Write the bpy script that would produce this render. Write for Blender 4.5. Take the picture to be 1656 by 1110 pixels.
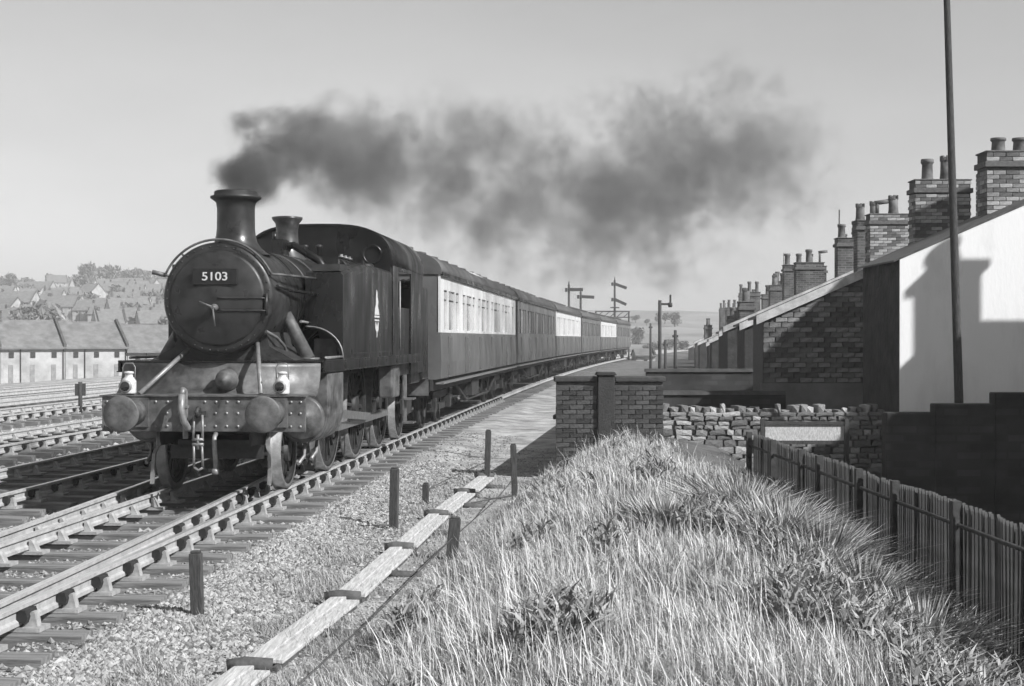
import bpy, math, random
import numpy as np
from mathutils import Vector, Matrix

random.seed(7)
rng = np.random.default_rng(11)
R = math.radians
sc = bpy.context.scene
for o in list(bpy.data.objects):
    bpy.data.objects.remove(o)
COL = sc.collection

# ------------------------------------------------------------------ camera, sky, sun, exposure
EYE = 1.95
cam_d = bpy.data.cameras.new('camera')
cam = bpy.data.objects.new('camera', cam_d)
COL.objects.link(cam)
cam_d.sensor_width = 36.0
cam_d.lens = 51.1
cam_d.clip_start = 0.1
cam_d.clip_end = 9000
cam.location = (0, 0, EYE)
cam.rotation_euler = (R(90) - 0.003, 0, 0)
sc.camera = cam

SUN_AZ, SUN_EL = 35.0, 38.0           # degrees behind the camera's right-hand side, height
S = Vector((math.cos(R(SUN_AZ)) * math.cos(R(SUN_EL)), -math.sin(R(SUN_AZ)) * math.cos(R(SUN_EL)), math.sin(R(SUN_EL))))
world = bpy.data.worlds.new('World')
sc.world = world
world.use_nodes = True
wn = world.node_tree
wn.nodes.clear()
w_out = wn.nodes.new('ShaderNodeOutputWorld')
w_bg = wn.nodes.new('ShaderNodeBackground')
w_sky = wn.nodes.new('ShaderNodeTexSky')
w_sky.sky_type = 'NISHITA'
w_sky.sun_disc = False
w_sky.sun_elevation = R(SUN_EL)
w_sky.sun_rotation = R(90 + SUN_AZ)
w_sky.air_density = 1.8
w_sky.dust_density = 0.3
w_bw = wn.nodes.new('ShaderNodeRGBToBW')      # black-and-white photograph
wn.links.new(w_sky.outputs[0], w_bw.inputs[0])
w_tc = wn.nodes.new('ShaderNodeTexCoord'); w_mp = wn.nodes.new('ShaderNodeMapping'); w_mp.inputs['Scale'].default_value = (1, 1, 3.2)
w_nz = wn.nodes.new('ShaderNodeTexNoise'); w_nz.inputs['Scale'].default_value = 3.0; w_nz.inputs['Detail'].default_value = 5
w_mr = wn.nodes.new('ShaderNodeMapRange'); w_mr.inputs['From Min'].default_value = .3; w_mr.inputs['From Max'].default_value = .7; w_mr.inputs['To Min'].default_value = .93; w_mr.inputs['To Max'].default_value = 1.09
w_mu = wn.nodes.new('ShaderNodeMath'); w_mu.operation = 'MULTIPLY'      # faint streaks of thin high cloud
wn.links.new(w_tc.outputs['Generated'], w_mp.inputs[0]); wn.links.new(w_mp.outputs[0], w_nz.inputs['Vector']); wn.links.new(w_nz.outputs[0], w_mr.inputs['Value'])
wn.links.new(w_bw.outputs[0], w_mu.inputs[0]); wn.links.new(w_mr.outputs[0], w_mu.inputs[1])
wn.links.new(w_mu.outputs[0], w_bg.inputs['Color'])
w_bg.inputs['Strength'].default_value = 0.08
wn.links.new(w_bg.outputs[0], w_out.inputs[0])

sun_d = bpy.data.lights.new('sun', 'SUN')
sun_d.energy = 5.0
sun_d.angle = R(0.5)
sun_d.color = (1.0, 1.0, 1.0)
sun = bpy.data.objects.new('sun', sun_d)
COL.objects.link(sun)
sun.rotation_euler = S.to_track_quat('Z', 'Y').to_euler()
sun.location = (20, -20, 40)

vs = sc.view_settings
vs.view_transform = 'Standard'
vs.look = 'None'
vs.exposure = 0.4
vs.gamma = 1.0
vs.use_curve_mapping = False
sc.cycles.max_bounces = 3
sc.cycles.diffuse_bounces = 1
sc.cycles.glossy_bounces = 2
sc.cycles.volume_bounces = 0
sc.cycles.use_adaptive_sampling = True
sc.cycles.adaptive_threshold = 0.05

# ------------------------------------------------------------------ materials (all neutral greys: the photograph is black and white)
MATS = {}
def mat(name, g, g2=None, scale=6.0, rough=0.7, bump=0.0, bscale=None, metal=0.0, detail=6, spec=None, stretch=None, attr=None, coat=0.0, contrast=(0.35, 0.65), rvar=0.0):
    if name in MATS:
        return MATS[name]
    m = bpy.data.materials.new(name)
    m.use_nodes = True
    nt = m.node_tree
    b = nt.nodes['Principled BSDF']
    b.inputs['Roughness'].default_value = rough
    b.inputs['Metallic'].default_value = metal
    if spec is not None:
        b.inputs['Specular IOR Level'].default_value = spec
    b.inputs['Coat Weight'].default_value = coat
    b.inputs['Base Color'].default_value = (g, g, g, 1)
    tc = nt.nodes.new('ShaderNodeTexCoord')
    vec = tc.outputs['Object']
    if stretch:
        mp = nt.nodes.new('ShaderNodeMapping')
        mp.inputs['Scale'].default_value = stretch
        nt.links.new(vec, mp.inputs[0])
        vec = mp.outputs[0]
    if g2 is not None or attr:
        n = nt.nodes.new('ShaderNodeTexNoise')
        n.inputs['Scale'].default_value = scale
        n.inputs['Detail'].default_value = detail
        n.inputs['Roughness'].default_value = 0.65
        nt.links.new(vec, n.inputs['Vector'])
        r = nt.nodes.new('ShaderNodeMapRange')
        r.inputs['From Min'].default_value = contrast[0]
        r.inputs['From Max'].default_value = contrast[1]
        r.inputs['To Min'].default_value = g
        r.inputs['To Max'].default_value = g if g2 is None else g2
        nt.links.new(n.outputs[0], r.inputs['Value'])
        src = r.outputs[0]
        if attr:
            a = nt.nodes.new('ShaderNodeAttribute')
            a.attribute_name = attr
            mu = nt.nodes.new('ShaderNodeMath')
            mu.operation = 'MULTIPLY'
            nt.links.new(src, mu.inputs[0])
            nt.links.new(a.outputs['Fac'], mu.inputs[1])
            src = mu.outputs[0]
        cc = nt.nodes.new('ShaderNodeCombineColor')
        for k in range(3):
            nt.links.new(src, cc.inputs[k])
        nt.links.new(cc.outputs[0], b.inputs['Base Color'])
    if rvar > 0:
        n3 = nt.nodes.new('ShaderNodeTexNoise'); n3.inputs['Scale'].default_value = scale * 1.7; n3.inputs['Detail'].default_value = 7
        nt.links.new(vec, n3.inputs['Vector'])
        r3 = nt.nodes.new('ShaderNodeMapRange')
        r3.inputs['From Min'].default_value = .3; r3.inputs['From Max'].default_value = .7
        r3.inputs['To Min'].default_value = max(.12, rough - rvar); r3.inputs['To Max'].default_value = min(1, rough + rvar)
        nt.links.new(n3.outputs[0], r3.inputs['Value']); nt.links.new(r3.outputs[0], b.inputs['Roughness'])
    if bump > 0:
        n2 = nt.nodes.new('ShaderNodeTexNoise')
        n2.inputs['Scale'].default_value = bscale or scale * 3
        n2.inputs['Detail'].default_value = 5
        nt.links.new(vec, n2.inputs['Vector'])
        bp = nt.nodes.new('ShaderNodeBump')
        bp.inputs['Strength'].default_value = bump
        bp.inputs['Distance'].default_value = 0.05
        nt.links.new(n2.outputs[0], bp.inputs['Height'])
        nt.links.new(bp.outputs[0], b.inputs['Normal'])
    MATS[name] = m
    return m

M_BLACK = mat('engine_black', .006, .026, 2.0, rough=.36, bump=.03, bscale=3, contrast=(.42, .8), rvar=.18, stretch=(.7, .7, .3), detail=10)
M_SMOKEBOX = mat('smokebox_black', .010, .036, 3.5, rough=.42, bump=.05, bscale=9, rvar=.18)
M_FRONT = mat('dusty_black', .035, .16, 4, rough=.5, bump=.06, bscale=12, rvar=.18, detail=9)
M_UNDER = mat('grimy_underframe', .012, .04, 6, rough=.65, bump=.1, bscale=20)
M_STEEL = mat('bare_steel', .35, .5, 8, rough=.35, metal=.8)
M_STAY = mat('worn_steel_stay', .16, .3, 9, rough=.45, metal=.3)
M_RAILTOP = mat('polished_rail', .62, .75, 3, rough=.3, metal=.6)
M_RAIL = mat('rusty_rail', .30, .46, 7, rough=.75, bump=.1)
M_CHAIR = mat('iron_chair', .24, .4, 12, rough=.8, bump=.15)
M_KEY = mat('oak_key', .012, .03, 10, rough=.9)
M_SLEEPER = mat('weathered_sleeper', .08, .3, 2.2, rough=.9, bump=.35, bscale=14, stretch=(.35, 6, 3))
M_WHITEPAINT = mat('white_lamp_paint', .4, .68, 22, rough=.4)
M_GLASS = mat('dark_glass', .02, rough=.06, spec=.8)
M_PANE = mat('pane_with_painted_reflection', .2, .42, 1.3, rough=.08, spec=.7)  # pale base colour stands in for sky reflected in the coach glass
M_LETTER = mat('white_lettering', .6, rough=.5)
M_BRASS = mat('dull_brass_bonnet', .05, .12, 5, rough=.35, metal=.5)
M_CREAM = mat('cream_coach_paint', .58, .8, 1.6, rough=.36, rvar=.1, detail=9, stretch=(1, 1, .4))
M_MAROON = mat('crimson_coach_paint', .08, .16, 1.3, rough=.36, rvar=.12, detail=9, stretch=(.5, .5, .3))
M_ROOF = mat('coach_roof_grey', .06, .11, 1.5, rough=.7, bump=.05)
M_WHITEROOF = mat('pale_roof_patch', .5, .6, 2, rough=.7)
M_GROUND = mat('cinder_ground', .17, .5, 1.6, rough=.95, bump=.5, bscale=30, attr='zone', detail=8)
M_STONE = mat('ballast_stone', .75, 1.0, 9, rough=.9, attr='tone')
M_GRASS = mat('dry_grass', .9, 1.0, 3, rough=.7, attr='tone')
M_WOODPOST = mat('dark_creosoted_post', .03, .08, 9, rough=.9, bump=.3, stretch=(8, 8, 1))
M_PLANK = mat('bleached_plank', .34, .64, 5, rough=.85, bump=.2, bscale=12, stretch=(10, .8, 4))
M_BEARER = mat('tarred_bearer', .05, .11, 8, rough=.9, bump=.3)
M_WIRE = mat('dark_wire', .06, rough=.6)
M_FENCE = mat('weathered_fence', .025, .085, 3, rough=.85, bump=.15, stretch=(4, 4, .8))
M_FENCEPOST = mat('fence_post_timber', .03, .07, 5, rough=.9, bump=.2)
M_MORTAR = mat('lime_mortar', .2, .32, 12, rough=.95, bump=.2)
M_DMORTAR = mat('sooty_mortar', .07, .11, 10, rough=.95, bump=.2)
M_BRICK = [mat('sooty_brick_%s' % n, g, g * 1.7, 14, rough=.92, bump=.25, bscale=40) for n, g in (('a', .03), ('b', .042), ('c', .06))]
M_CBRICK = [mat('chimney_brick_%s' % n, g, g * 1.6, 14, rough=.92, bump=.25, bscale=40) for n, g in (('a', .09), ('b', .17), ('c', .28))]
M_RUBBLE = [mat('rubble_stone_%s' % n, g, g * 1.5, 7, rough=.95, bump=.5, bscale=16) for n, g in (('a', .12), ('b', .2), ('c', .32))]
M_HSTONE = [mat('house_stone_%s' % n, g, g * 1.7, 7, rough=.95, bump=.4, bscale=16) for n, g in (('a', .075), ('b', .11), ('c', .18))]
M_POT = mat('clay_chimney_pot', .07, .16, 6, rough=.85, bump=.1)
M_RENDER = mat('white_render', .6, .84, 1.1, stretch=(1, 1, .3), contrast=(.28, .55), rough=.9, bump=.06, bscale=25)
M_LIME = mat('grey_limewash', .13, .24, 1.0, rough=.95, bump=.15)
M_SLATE = mat('dark_slate', .05, .1, 4, rough=.6, bump=.15)
M_BARGE = mat('pale_bargeboard', .3, .6, 3, rough=.7)
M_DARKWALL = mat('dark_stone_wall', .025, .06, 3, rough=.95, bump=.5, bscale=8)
M_FARWALL = mat('far_pale_wall', .3, .5, .8, rough=.9)
M_FARROOF = mat('far_slate_roof', .13, .22, 1.6, rough=.8)
M_FARDOOR = mat('far_door', .18, .3, 2, rough=.7)
M_FARWIN = mat('far_window', .05, rough=.3)
M_FARTREE = mat('far_foliage', .9, 1.0, 1, rough=.9, attr='tone')
M_TRUNK = mat('tree_trunk', .05, .09, 3, rough=.9)
M_HILL = mat('hillside_fields', .16, .34, .03, rough=1, detail=10)
M_COAL = mat('coal', .01, .03, 12, rough=.5, bump=.6, bscale=20)

def brick_mat(name, g1, g2, mort, sx=4.4, rough=.9):
    m = bpy.data.materials.new(name); m.use_nodes = True
    nt = m.node_tree; b = nt.nodes['Principled BSDF']; b.inputs['Roughness'].default_value = rough
    tc = nt.nodes.new('ShaderNodeTexCoord'); sp = nt.nodes.new('ShaderNodeSeparateXYZ'); nt.links.new(tc.outputs['Object'], sp.inputs[0])
    ad = nt.nodes.new('ShaderNodeMath'); nt.links.new(sp.outputs[0], ad.inputs[0]); nt.links.new(sp.outputs[1], ad.inputs[1])
    cb = nt.nodes.new('ShaderNodeCombineXYZ'); nt.links.new(ad.outputs[0], cb.inputs[0]); nt.links.new(sp.outputs[2], cb.inputs[1])
    br = nt.nodes.new('ShaderNodeTexBrick'); nt.links.new(cb.outputs[0], br.inputs['Vector'])
    br.inputs['Scale'].default_value = sx; br.inputs['Brick Width'].default_value = 1.0; br.inputs['Row Height'].default_value = .34; br.inputs['Mortar Size'].default_value = .05
    for k, v in (('Color1', g1), ('Color2', g2), ('Mortar', mort)):
        br.inputs[k].default_value = (v, v, v, 1)
    nz = nt.nodes.new('ShaderNodeTexNoise'); nz.inputs['Scale'].default_value = 2.0; nz.inputs['Detail'].default_value = 6
    nt.links.new(tc.outputs['Object'], nz.inputs['Vector'])
    mr = nt.nodes.new('ShaderNodeMapRange'); mr.inputs['From Min'].default_value = .3; mr.inputs['From Max'].default_value = .7; mr.inputs['To Min'].default_value = .45; mr.inputs['To Max'].default_value = 1.25
    nt.links.new(nz.outputs[0], mr.inputs['Value'])
    mx = nt.nodes.new('ShaderNodeVectorMath'); mx.operation = 'SCALE'
    nt.links.new(br.outputs['Color'], mx.inputs[0]); nt.links.new(mr.outputs[0], mx.inputs['Scale'])
    nt.links.new(mx.outputs[0], b.inputs['Base Color'])
    return m
M_FARBRICK = brick_mat('far_chimney_brick', .05, .13, .17)
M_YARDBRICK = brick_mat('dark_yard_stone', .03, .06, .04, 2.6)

# ------------------------------------------------------------------ mesh builder
class MB:
    def __init__(s):
        s.v = []; s.f = []; s.sm = []
    def add(s, vs_, fs, smooth=False):
        n = len(s.v)
        s.v += [tuple(p) for p in vs_]
        for f in fs:
            s.f.append(tuple(i + n for i in f)); s.sm.append(smooth)
        return s
    def box(s, x0, x1, y0, y1, z0, z1, M=None):
        p = [(x0, y0, z0), (x1, y0, z0), (x1, y1, z0), (x0, y1, z0), (x0, y0, z1), (x1, y0, z1), (x1, y1, z1), (x0, y1, z1)]
        if M is not None:
            p = [M @ Vector(q) for q in p]
        return s.add(p, [(0, 3, 2, 1), (4, 5, 6, 7), (0, 1, 5, 4), (1, 2, 6, 5), (2, 3, 7, 6), (3, 0, 4, 7)])
    def prism(s, poly, axis, a, b, smooth=False):
        # poly: list of 2D points; extruded along axis ('x','y','z') from a to b
        n = len(poly)
        def P(q, t):
            return {'x': (t, q[0], q[1]), 'y': (q[0], t, q[1]), 'z': (q[0], q[1], t)}[axis]
        vs_ = [P(q, a) for q in poly] + [P(q, b) for q in poly]
        k = len(s.v)
        s.v += vs_
        for i in range(n):
            j = (i + 1) % n
            s.f.append((k + i, k + j, k + n + j, k + n + i)); s.sm.append(smooth)
        s.f.append(tuple(k + i for i in reversed(range(n)))); s.sm.append(False)
        s.f.append(tuple(k + n + i for i in range(n))); s.sm.append(False)
        return s
    def lathe(s, prof, c, axis, n=24, cap=True, smooth=True):
        # prof: list of (r, t); axis 'x','y','z'; c: centre
        c = Vector(c); k = len(s.v); m = len(prof)
        for r, t in prof:
            for i in range(n):
                a = 2 * math.pi * i / n
                p, q = r * math.cos(a), r * math.sin(a)
                d = {'x': (t, p, q), 'y': (p, t, q), 'z': (p, q, t)}[axis]
                s.v.append(tuple(c + Vector(d)))
        for j in range(m - 1):
            for i in range(n):
                i2 = (i + 1) % n
                s.f.append((k + j * n + i, k + j * n + i2, k + (j + 1) * n + i2, k + (j + 1) * n + i)); s.sm.append(smooth)
        if cap:
            if prof[0][0] > 1e-4:
                s.f.append(tuple(k + i for i in reversed(range(n)))); s.sm.append(False)
            if prof[-1][0] > 1e-4:
                s.f.append(tuple(k + (m - 1) * n + i for i in range(n))); s.sm.append(False)
        return s
    def tube(s, pts, r, n=8, cap=True):
        pts = [Vector(p) for p in pts]
        k = len(s.v); m = len(pts)
        rr = r if isinstance(r, (list, tuple)) else [r] * m
        up = None
        for i, p in enumerate(pts):
            t = (pts[min(i + 1, m - 1)] - pts[max(i - 1, 0)]).normalized()
            if up is None:
                up = t.orthogonal().normalized()
            up = (up - t * up.dot(t))
            if up.length < 1e-5:
                up = t.orthogonal()
            up.normalize()
            w = t.cross(up)
            for j in range(n):
                a = 2 * math.pi * j / n
                s.v.append(tuple(p + rr[i] * (math.cos(a) * up + math.sin(a) * w)))
        for i in range(m - 1):
            for j in range(n):
                j2 = (j + 1) % n
                s.f.append((k + i * n + j, k + i * n + j2, k + (i + 1) * n + j2, k + (i + 1) * n + j)); s.sm.append(True)
        if cap:
            s.f.append(tuple(k + j for j in reversed(range(n)))); s.sm.append(False)
            s.f.append(tuple(k + (m - 1) * n + j for j in range(n))); s.sm.append(False)
        return s
    def sweep(s, prof, path):
        # prof [(lateral, z)], path [(x, y, z, rightx, righty)]
        k = len(s.v); n = len(prof); m = len(path)
        for x, y, z, rx, ry in path:
            for l, h in prof:
                s.v.append((x + rx * l, y + ry * l, z + h))
        for i in range(m - 1):
            for j in range(n):
                j2 = (j + 1) % n
                s.f.append((k + i * n + j, k + (i + 1) * n + j, k + (i + 1) * n + j2, k + i * n + j2)); s.sm.append(False)
        s.f.append(tuple(k + j for j in range(n))); s.sm.append(False)
        s.f.append(tuple(k + (m - 1) * n + j for j in reversed(range(n)))); s.sm.append(False)
        return s
    def mesh(s, name='mesh'):
        me = bpy.data.meshes.new(name)
        me.from_pydata(s.v, [], s.f)
        me.polygons.foreach_set('use_smooth', s.sm)
        me.update()
        return me
    def build(s, name, m, parent=None, loc=None, rz=0.0, fix=True, bevel=0.0):
        me = s.mesh(name)
        if fix:
            import bmesh
            b = bmesh.new(); b.from_mesh(me)
            bmesh.ops.recalc_face_normals(b, faces=b.faces)
            b.to_mesh(me); b.free()
        me.materials.append(m)
        o = link(name, me, parent, loc, rz)
        if bevel:
            md = o.modifiers.new('bevel', 'BEVEL'); md.width = bevel; md.segments = 2; md.limit_method = 'ANGLE'
        return o

def link(name, data, parent=None, loc=None, rz=0.0):
    o = bpy.data.objects.new(name, data)
    COL.objects.link(o)
    if parent is not None:
        o.parent = parent
    if loc is not None:
        o.location = loc
    if rz:
        o.rotation_euler = (0, 0, rz)
    return o

def tag(o, label=None, cat=None, group=None, kind=None):
    if label: o['label'] = label
    if cat: o['category'] = cat
    if group: o['group'] = group
    if kind: o['kind'] = kind
    return o

def thing(name, label, cat, loc=(0, 0, 0), rz=0.0, group=None):
    return tag(link(name, None, None, loc, rz), label, cat, group)

def copy_tree(o, parent=None):
    c = o.copy(); COL.objects.link(c); c.parent = parent
    for ch in list(o.children):
        copy_tree(ch, c)
    return c

def np_mesh(name, verts, faces, m, attr=None, vals=None, smooth=False):
    me = bpy.data.meshes.new(name)
    nv, nf, k = len(verts), len(faces), faces.shape[1]
    me.vertices.add(nv); me.vertices.foreach_set('co', verts.astype(np.float32).ravel())
    me.loops.add(nf * k); me.loops.foreach_set('vertex_index', faces.astype(np.int32).ravel())
    me.polygons.add(nf)
    me.polygons.foreach_set('loop_start', np.arange(nf, dtype=np.int32) * k)
    me.polygons.foreach_set('loop_total', np.full(nf, k, dtype=np.int32))
    me.polygons.foreach_set('use_smooth', np.full(nf, smooth))
    me.update(calc_edges=True)
    if attr:
        a = me.attributes.new(attr, 'FLOAT', 'POINT')
        a.data.foreach_set('value', vals.astype(np.float32))
    me.materials.append(m)
    return link(name, me)

# ------------------------------------------------------------------ the lie of the land
TH = 0.077
K = 0.0003
def tcx(Y):      # centre line of the train's track
    return -3.85 + TH * (Y - 17.43) + K * np.maximum(0, np.asarray(Y, float) - 24) ** 2
def tdir(Y):
    d = TH + 2 * K * max(0, Y - 24)
    v = Vector((d, 1, 0)).normalized()
    return v, Vector((v.y, -v.x, 0))
def sm(x, a, b):
    t = np.clip((x - a) / (b - a), 0, 1)
    return t * t * (3 - 2 * t)
def fence_x(Y):
    return 3.98 - 0.029 * np.asarray(Y, float)
def hz(X, Y):
    X = np.asarray(X, float); Y = np.asarray(Y, float)
    d = X - tcx(np.clip(Y, 0, 400))
    z = np.full(np.broadcast(X, Y).shape, -0.32)
    z = z + 0.07 * (1 - sm(np.abs(d), 1.7, 2.4))
    z = z - 3.7 * sm(-d, 27, 33)
    b = X - (-2.35 + .11 * Y)
    crest = .08 + .014 * np.clip(Y, 0, 24)
    near = 1 - sm(Y, 24.45, 25.3)
    bank = (crest + .32) * sm(b, 0, 1.7)
    fall = sm(X, 1.5, 3.9) * (.80 - .045 * np.clip(Y - 10, 0, 11))
    bump = .05 * np.sin(X * 2.1 + Y * .7) * np.sin(Y * 1.3 - X) * sm(b, 0, 1)
    z = z + near * (bank - fall + bump)
    # the lane and yards beyond the fence lie lower
    z = z - near * 2.4 * sm(X, fence_x(Y) + .15, fence_x(Y) + 1.8)
    z = z - (1 - near) * 2.9 * sm(d - .0307 * Y, 5.9, 6.9) * (1 - sm(Y, 260, 420))
    # broad valley side far off
    z = z + 4.0 * sm(Y, 160, 400) * sm(-d, 27, 33) * 0
    return z

def axis(parts):
    return np.unique(np.round(np.concatenate(parts), 3))
gx = axis([-np.geomspace(30, 4000, 22), np.arange(-30, -12, 1.0), np.arange(-12, 8, .2), np.arange(8, 22, .4), np.arange(22, 30, 1.0), np.geomspace(30, 4000, 22)])
gy = axis([np.array([-60, -30, -10, 0, 3]), np.arange(5, 32, .2), np.arange(32, 70, .6), np.arange(70, 150, 2.0), np.geomspace(150, 6000, 26)])
GX, GY = np.meshgrid(gx, gy)
GZ = hz(GX, GY)
verts = np.stack([GX.ravel(), GY.ravel(), GZ.ravel()], 1)
nx, ny = len(gx), len(gy)
ii = (np.arange(ny - 1)[:, None] * nx + np.arange(nx - 1)[None]).ravel()
faces = np.stack([ii, ii + 1, ii + 1 + nx, ii + nx], 1)
bb = GX - (-2.35 + .11 * GY)
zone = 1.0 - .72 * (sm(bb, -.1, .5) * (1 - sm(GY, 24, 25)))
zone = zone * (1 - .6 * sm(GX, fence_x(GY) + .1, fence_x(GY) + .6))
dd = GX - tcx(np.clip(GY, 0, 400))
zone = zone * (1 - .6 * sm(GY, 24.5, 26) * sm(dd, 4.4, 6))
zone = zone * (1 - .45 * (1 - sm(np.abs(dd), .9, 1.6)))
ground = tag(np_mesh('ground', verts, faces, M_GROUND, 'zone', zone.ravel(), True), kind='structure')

# far hill on the left and a low one ahead
hx = np.linspace(-900, 1100, 90); hy = np.linspace(215, 1300, 60)
HX, HY = np.meshgrid(hx, hy)
prof = np.clip((HY - 215) / 390, 0, 1) ** .9
side = 31 - 12 * sm(HX, -260, 60) - 7 * sm(HX, 60, 400)
nzs = 1.6 * np.sin(HX * .021 + 1) * np.sin(HY * .017) + 1.0 * np.sin(HX * .06 + HY * .03)
HZ = -5.0 + prof * side + nzs * prof
vh = np.stack([HX.ravel(), HY.ravel(), HZ.ravel()], 1)
ii = (np.arange(59)[:, None] * 90 + np.arange(89)[None]).ravel()
hill = tag(np_mesh('hill', vh, np.stack([ii, ii + 1, ii + 91, ii + 90], 1), M_HILL, smooth=True), kind='structure')
def hillz(X, Y):
    p = np.clip((np.asarray(Y, float) - 215) / 390, 0, 1) ** .9
    s_ = 31 - 12 * sm(np.asarray(X, float), -260, 60) - 7 * sm(np.asarray(X, float), 60, 400)
    n_ = 1.6 * np.sin(X * .021 + 1) * np.sin(Y * .017) + 1.0 * np.sin(X * .06 + Y * .03)
    return -5.0 + p * s_ + n_ * p

# ------------------------------------------------------------------ railway tracks
RAIL_PROF = [(-.033, -.145), (.033, -.145), (.033, -.115), (.011, -.098), (.011, -.045), (.035, -.032), (.035, -.004), (-.035, -.004), (-.035, -.032), (-.011, -.045), (-.011, -.098), (-.033, -.115)]
TOP_PROF = [(-.03, -.004), (.03, -.004), (.026, 0.0), (-.026, 0.0)]
def path_pts(fn, y0, y1, step):
    ys = np.arange(y0, y1 + 1e-6, step)
    out = []
    for y in ys:
        x = float(fn(y)); dx = float(fn(y + .05) - fn(y - .05)) / .1
        l = math.hypot(dx, 1)
        out.append((x, float(y), 0.0, 1 / l, -dx / l))
    return out
def rail(parent, fn, y0, y1, step=1.0, name='rail'):
    p = path_pts(fn, y0, y1, step)
    r = MB().sweep(RAIL_PROF, p).build(name, M_RAIL, parent)
    MB().sweep(TOP_PROF, p).build('running_surface', M_RAILTOP, r)
    return r
slp_me = []
for k in range(4):
    L = 1.31 + .04 * random.random()
    m_ = MB()
    xs = np.linspace(-L, L, 9)
    pr = []
    for i, x in enumerate(xs):
        w = .125 + random.uniform(-.008, .008); h = random.uniform(-.008, .006)
        pr.append([(x, -w, -.13), (x, w, -.13), (x, w - .012, h - .01), (x, w - .03, h), (x, -w + .03, h), (x, -w + .012, h - .01)])
    for q in pr: m_.v += q
    for i in range(8):
        for j in range(6):
            j2 = (j + 1) % 6
            m_.f.append((i * 6 + j, i * 6 + j2, i * 6 + 6 + j2, i * 6 + 6 + j)); m_.sm.append(False)
    m_.f.append(tuple(range(6))); m_.f.append(tuple(range(48, 54))); m_.sm += [False, False]
    me = m_.mesh('sleeper'); me.materials.append(M_SLEEPER); slp_me.append(me)
ch = MB().box(-.19, .19, -.10, .10, -.19, -.158)
ch.prism([(-.12, -.158), (-.035, -.158), (-.035, -.05), (-.06, -.05)], 'y', -.05, .05)
ch.prism([(.035, -.158), (.15, -.158), (.125, -.05), (.10, -.05)], 'y', -.04, .04)
chair_me = ch.mesh('rail_chair'); chair_me.materials.append(M_CHAIR)
ky = MB().prism([(.018, -.125), (.085, -.125), (.098, -.08), (.08, -.03), (.018, -.03)], 'y', -.10, .10)
key_me = ky.mesh('rail_key'); key_me.materials.append(M_KEY)

def put_chair(parent, x, y, rz, side, key=True):
    c = link('rail_chair', chair_me, parent, (x, y, 0), rz if side > 0 else rz + math.pi)
    if key:
        link('rail_key', key_me, c)
def track(off, y0, y1, ysl, yfar, label, chairs_to=0, spacing=.76, skip=None):
    t = thing('railway_track', label, 'railway track', (0, 0, 0))
    f = lambda y, o=0.0: tcx(y) + off + o
    rail(t, lambda y: f(y, .7525), y0, y1, 1.5)
    rail(t, lambda y: f(y, -.7525), y0, y1, 1.5)
    y = y0 + .4; far = MB()
    while y < yfar:
        v, r_ = tdir(y); a = -math.atan2(v.x, v.y)
        x = float(f(y))
        if y < ysl:
            o = link('sleeper', random.choice(slp_me), t, (x + random.uniform(-.05, .05), y, -.19), a + random.uniform(-.01, .01))
            if chairs_to and y < chairs_to:
                for sd in (-1, 1):
                    put_chair(t, x + sd * .7525, y, a, sd)
        else:
            far.box(-1.3, 1.3, -.125, .125, -.31, -.19, Matrix.Translation((x, y, 0)) @ Matrix.Rotation(a, 4, 'Z'))
        y += spacing * random.uniform(.96, 1.04)
    if far.v:
        tag(far.build('distant_sleepers', M_SLEEPER, t, fix=False), kind='stuff')
    return t
track(0.0, 5.0, 260, 62, 130, 'main line track the steam train is running on', 50)
track(-3.37, 5.0, 260, 40, 90, 'track beside the train, lying in the engine\'s shadow', 36)
track(-6.95, 12.0, 200, 42, 80, 'third track, just beyond the engine\'s shadow', 40)
track(-11.4, 20.0, 200, 58, 90, 'siding track in the goods yard, nearest of the three', 50)
track(-15.0, 24.0, 200, 60, 90, 'middle siding track in the goods yard', 0)
track(-18.6, 28.0, 200, 66, 90, 'siding track in front of the pale terrace', 0)

# turnout: a second pair of rails leaves the main line to the left under the engine
to = thing('turnout', 'diverging turnout rails in front of the engine, close beside the main rails', 'railway points')
def dv(y):
    u = max(0.0, y - 7.0)
    return -(.10 + .017 * u + .0016 * u * u)
for sd in (1, -1):
    fn = lambda y, s_=sd: tcx(y) + s_ * .7525 + dv(float(y))
    rail(to, fn, 6.0, 26.0, .8)
    y = 6.4
    while y < 25:
        v, r_ = tdir(y); a = -math.atan2(v.x, v.y)
        if -dv(y) > .33:
            put_chair(to, float(fn(y)), y, a + .03, sd, True)
        y += .76

# ------------------------------------------------------------------ steam locomotive
V0, _ = tdir(17.9)
LOCO_RZ = -math.atan(TH)
LX, LY = float(tcx(17.93)), 17.93
loco = thing('steam_locomotive', 'black tank engine numbered 5103 with tall chimney, heading the train', 'locomotive', (LX, LY, 0), LOCO_RZ)
CZ = 2.466
# frames
fr = MB()
for s_ in (-1, 1):
    fr.box(s_ * .58 - .015, s_ * .58 + .015, .05, .9, .62, 1.2)
    fr.box(s_ * .58 - .015, s_ * .58 + .015, .9, 11.3, .62, 1.62)
fr.box(-.56, .56, .9, 2.1, .7, 1.55)
fr.box(-.55, .55, 3.2, 10.9, .75, 1.5)
fr.build('main_frame', M_UNDER, loco)
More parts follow.
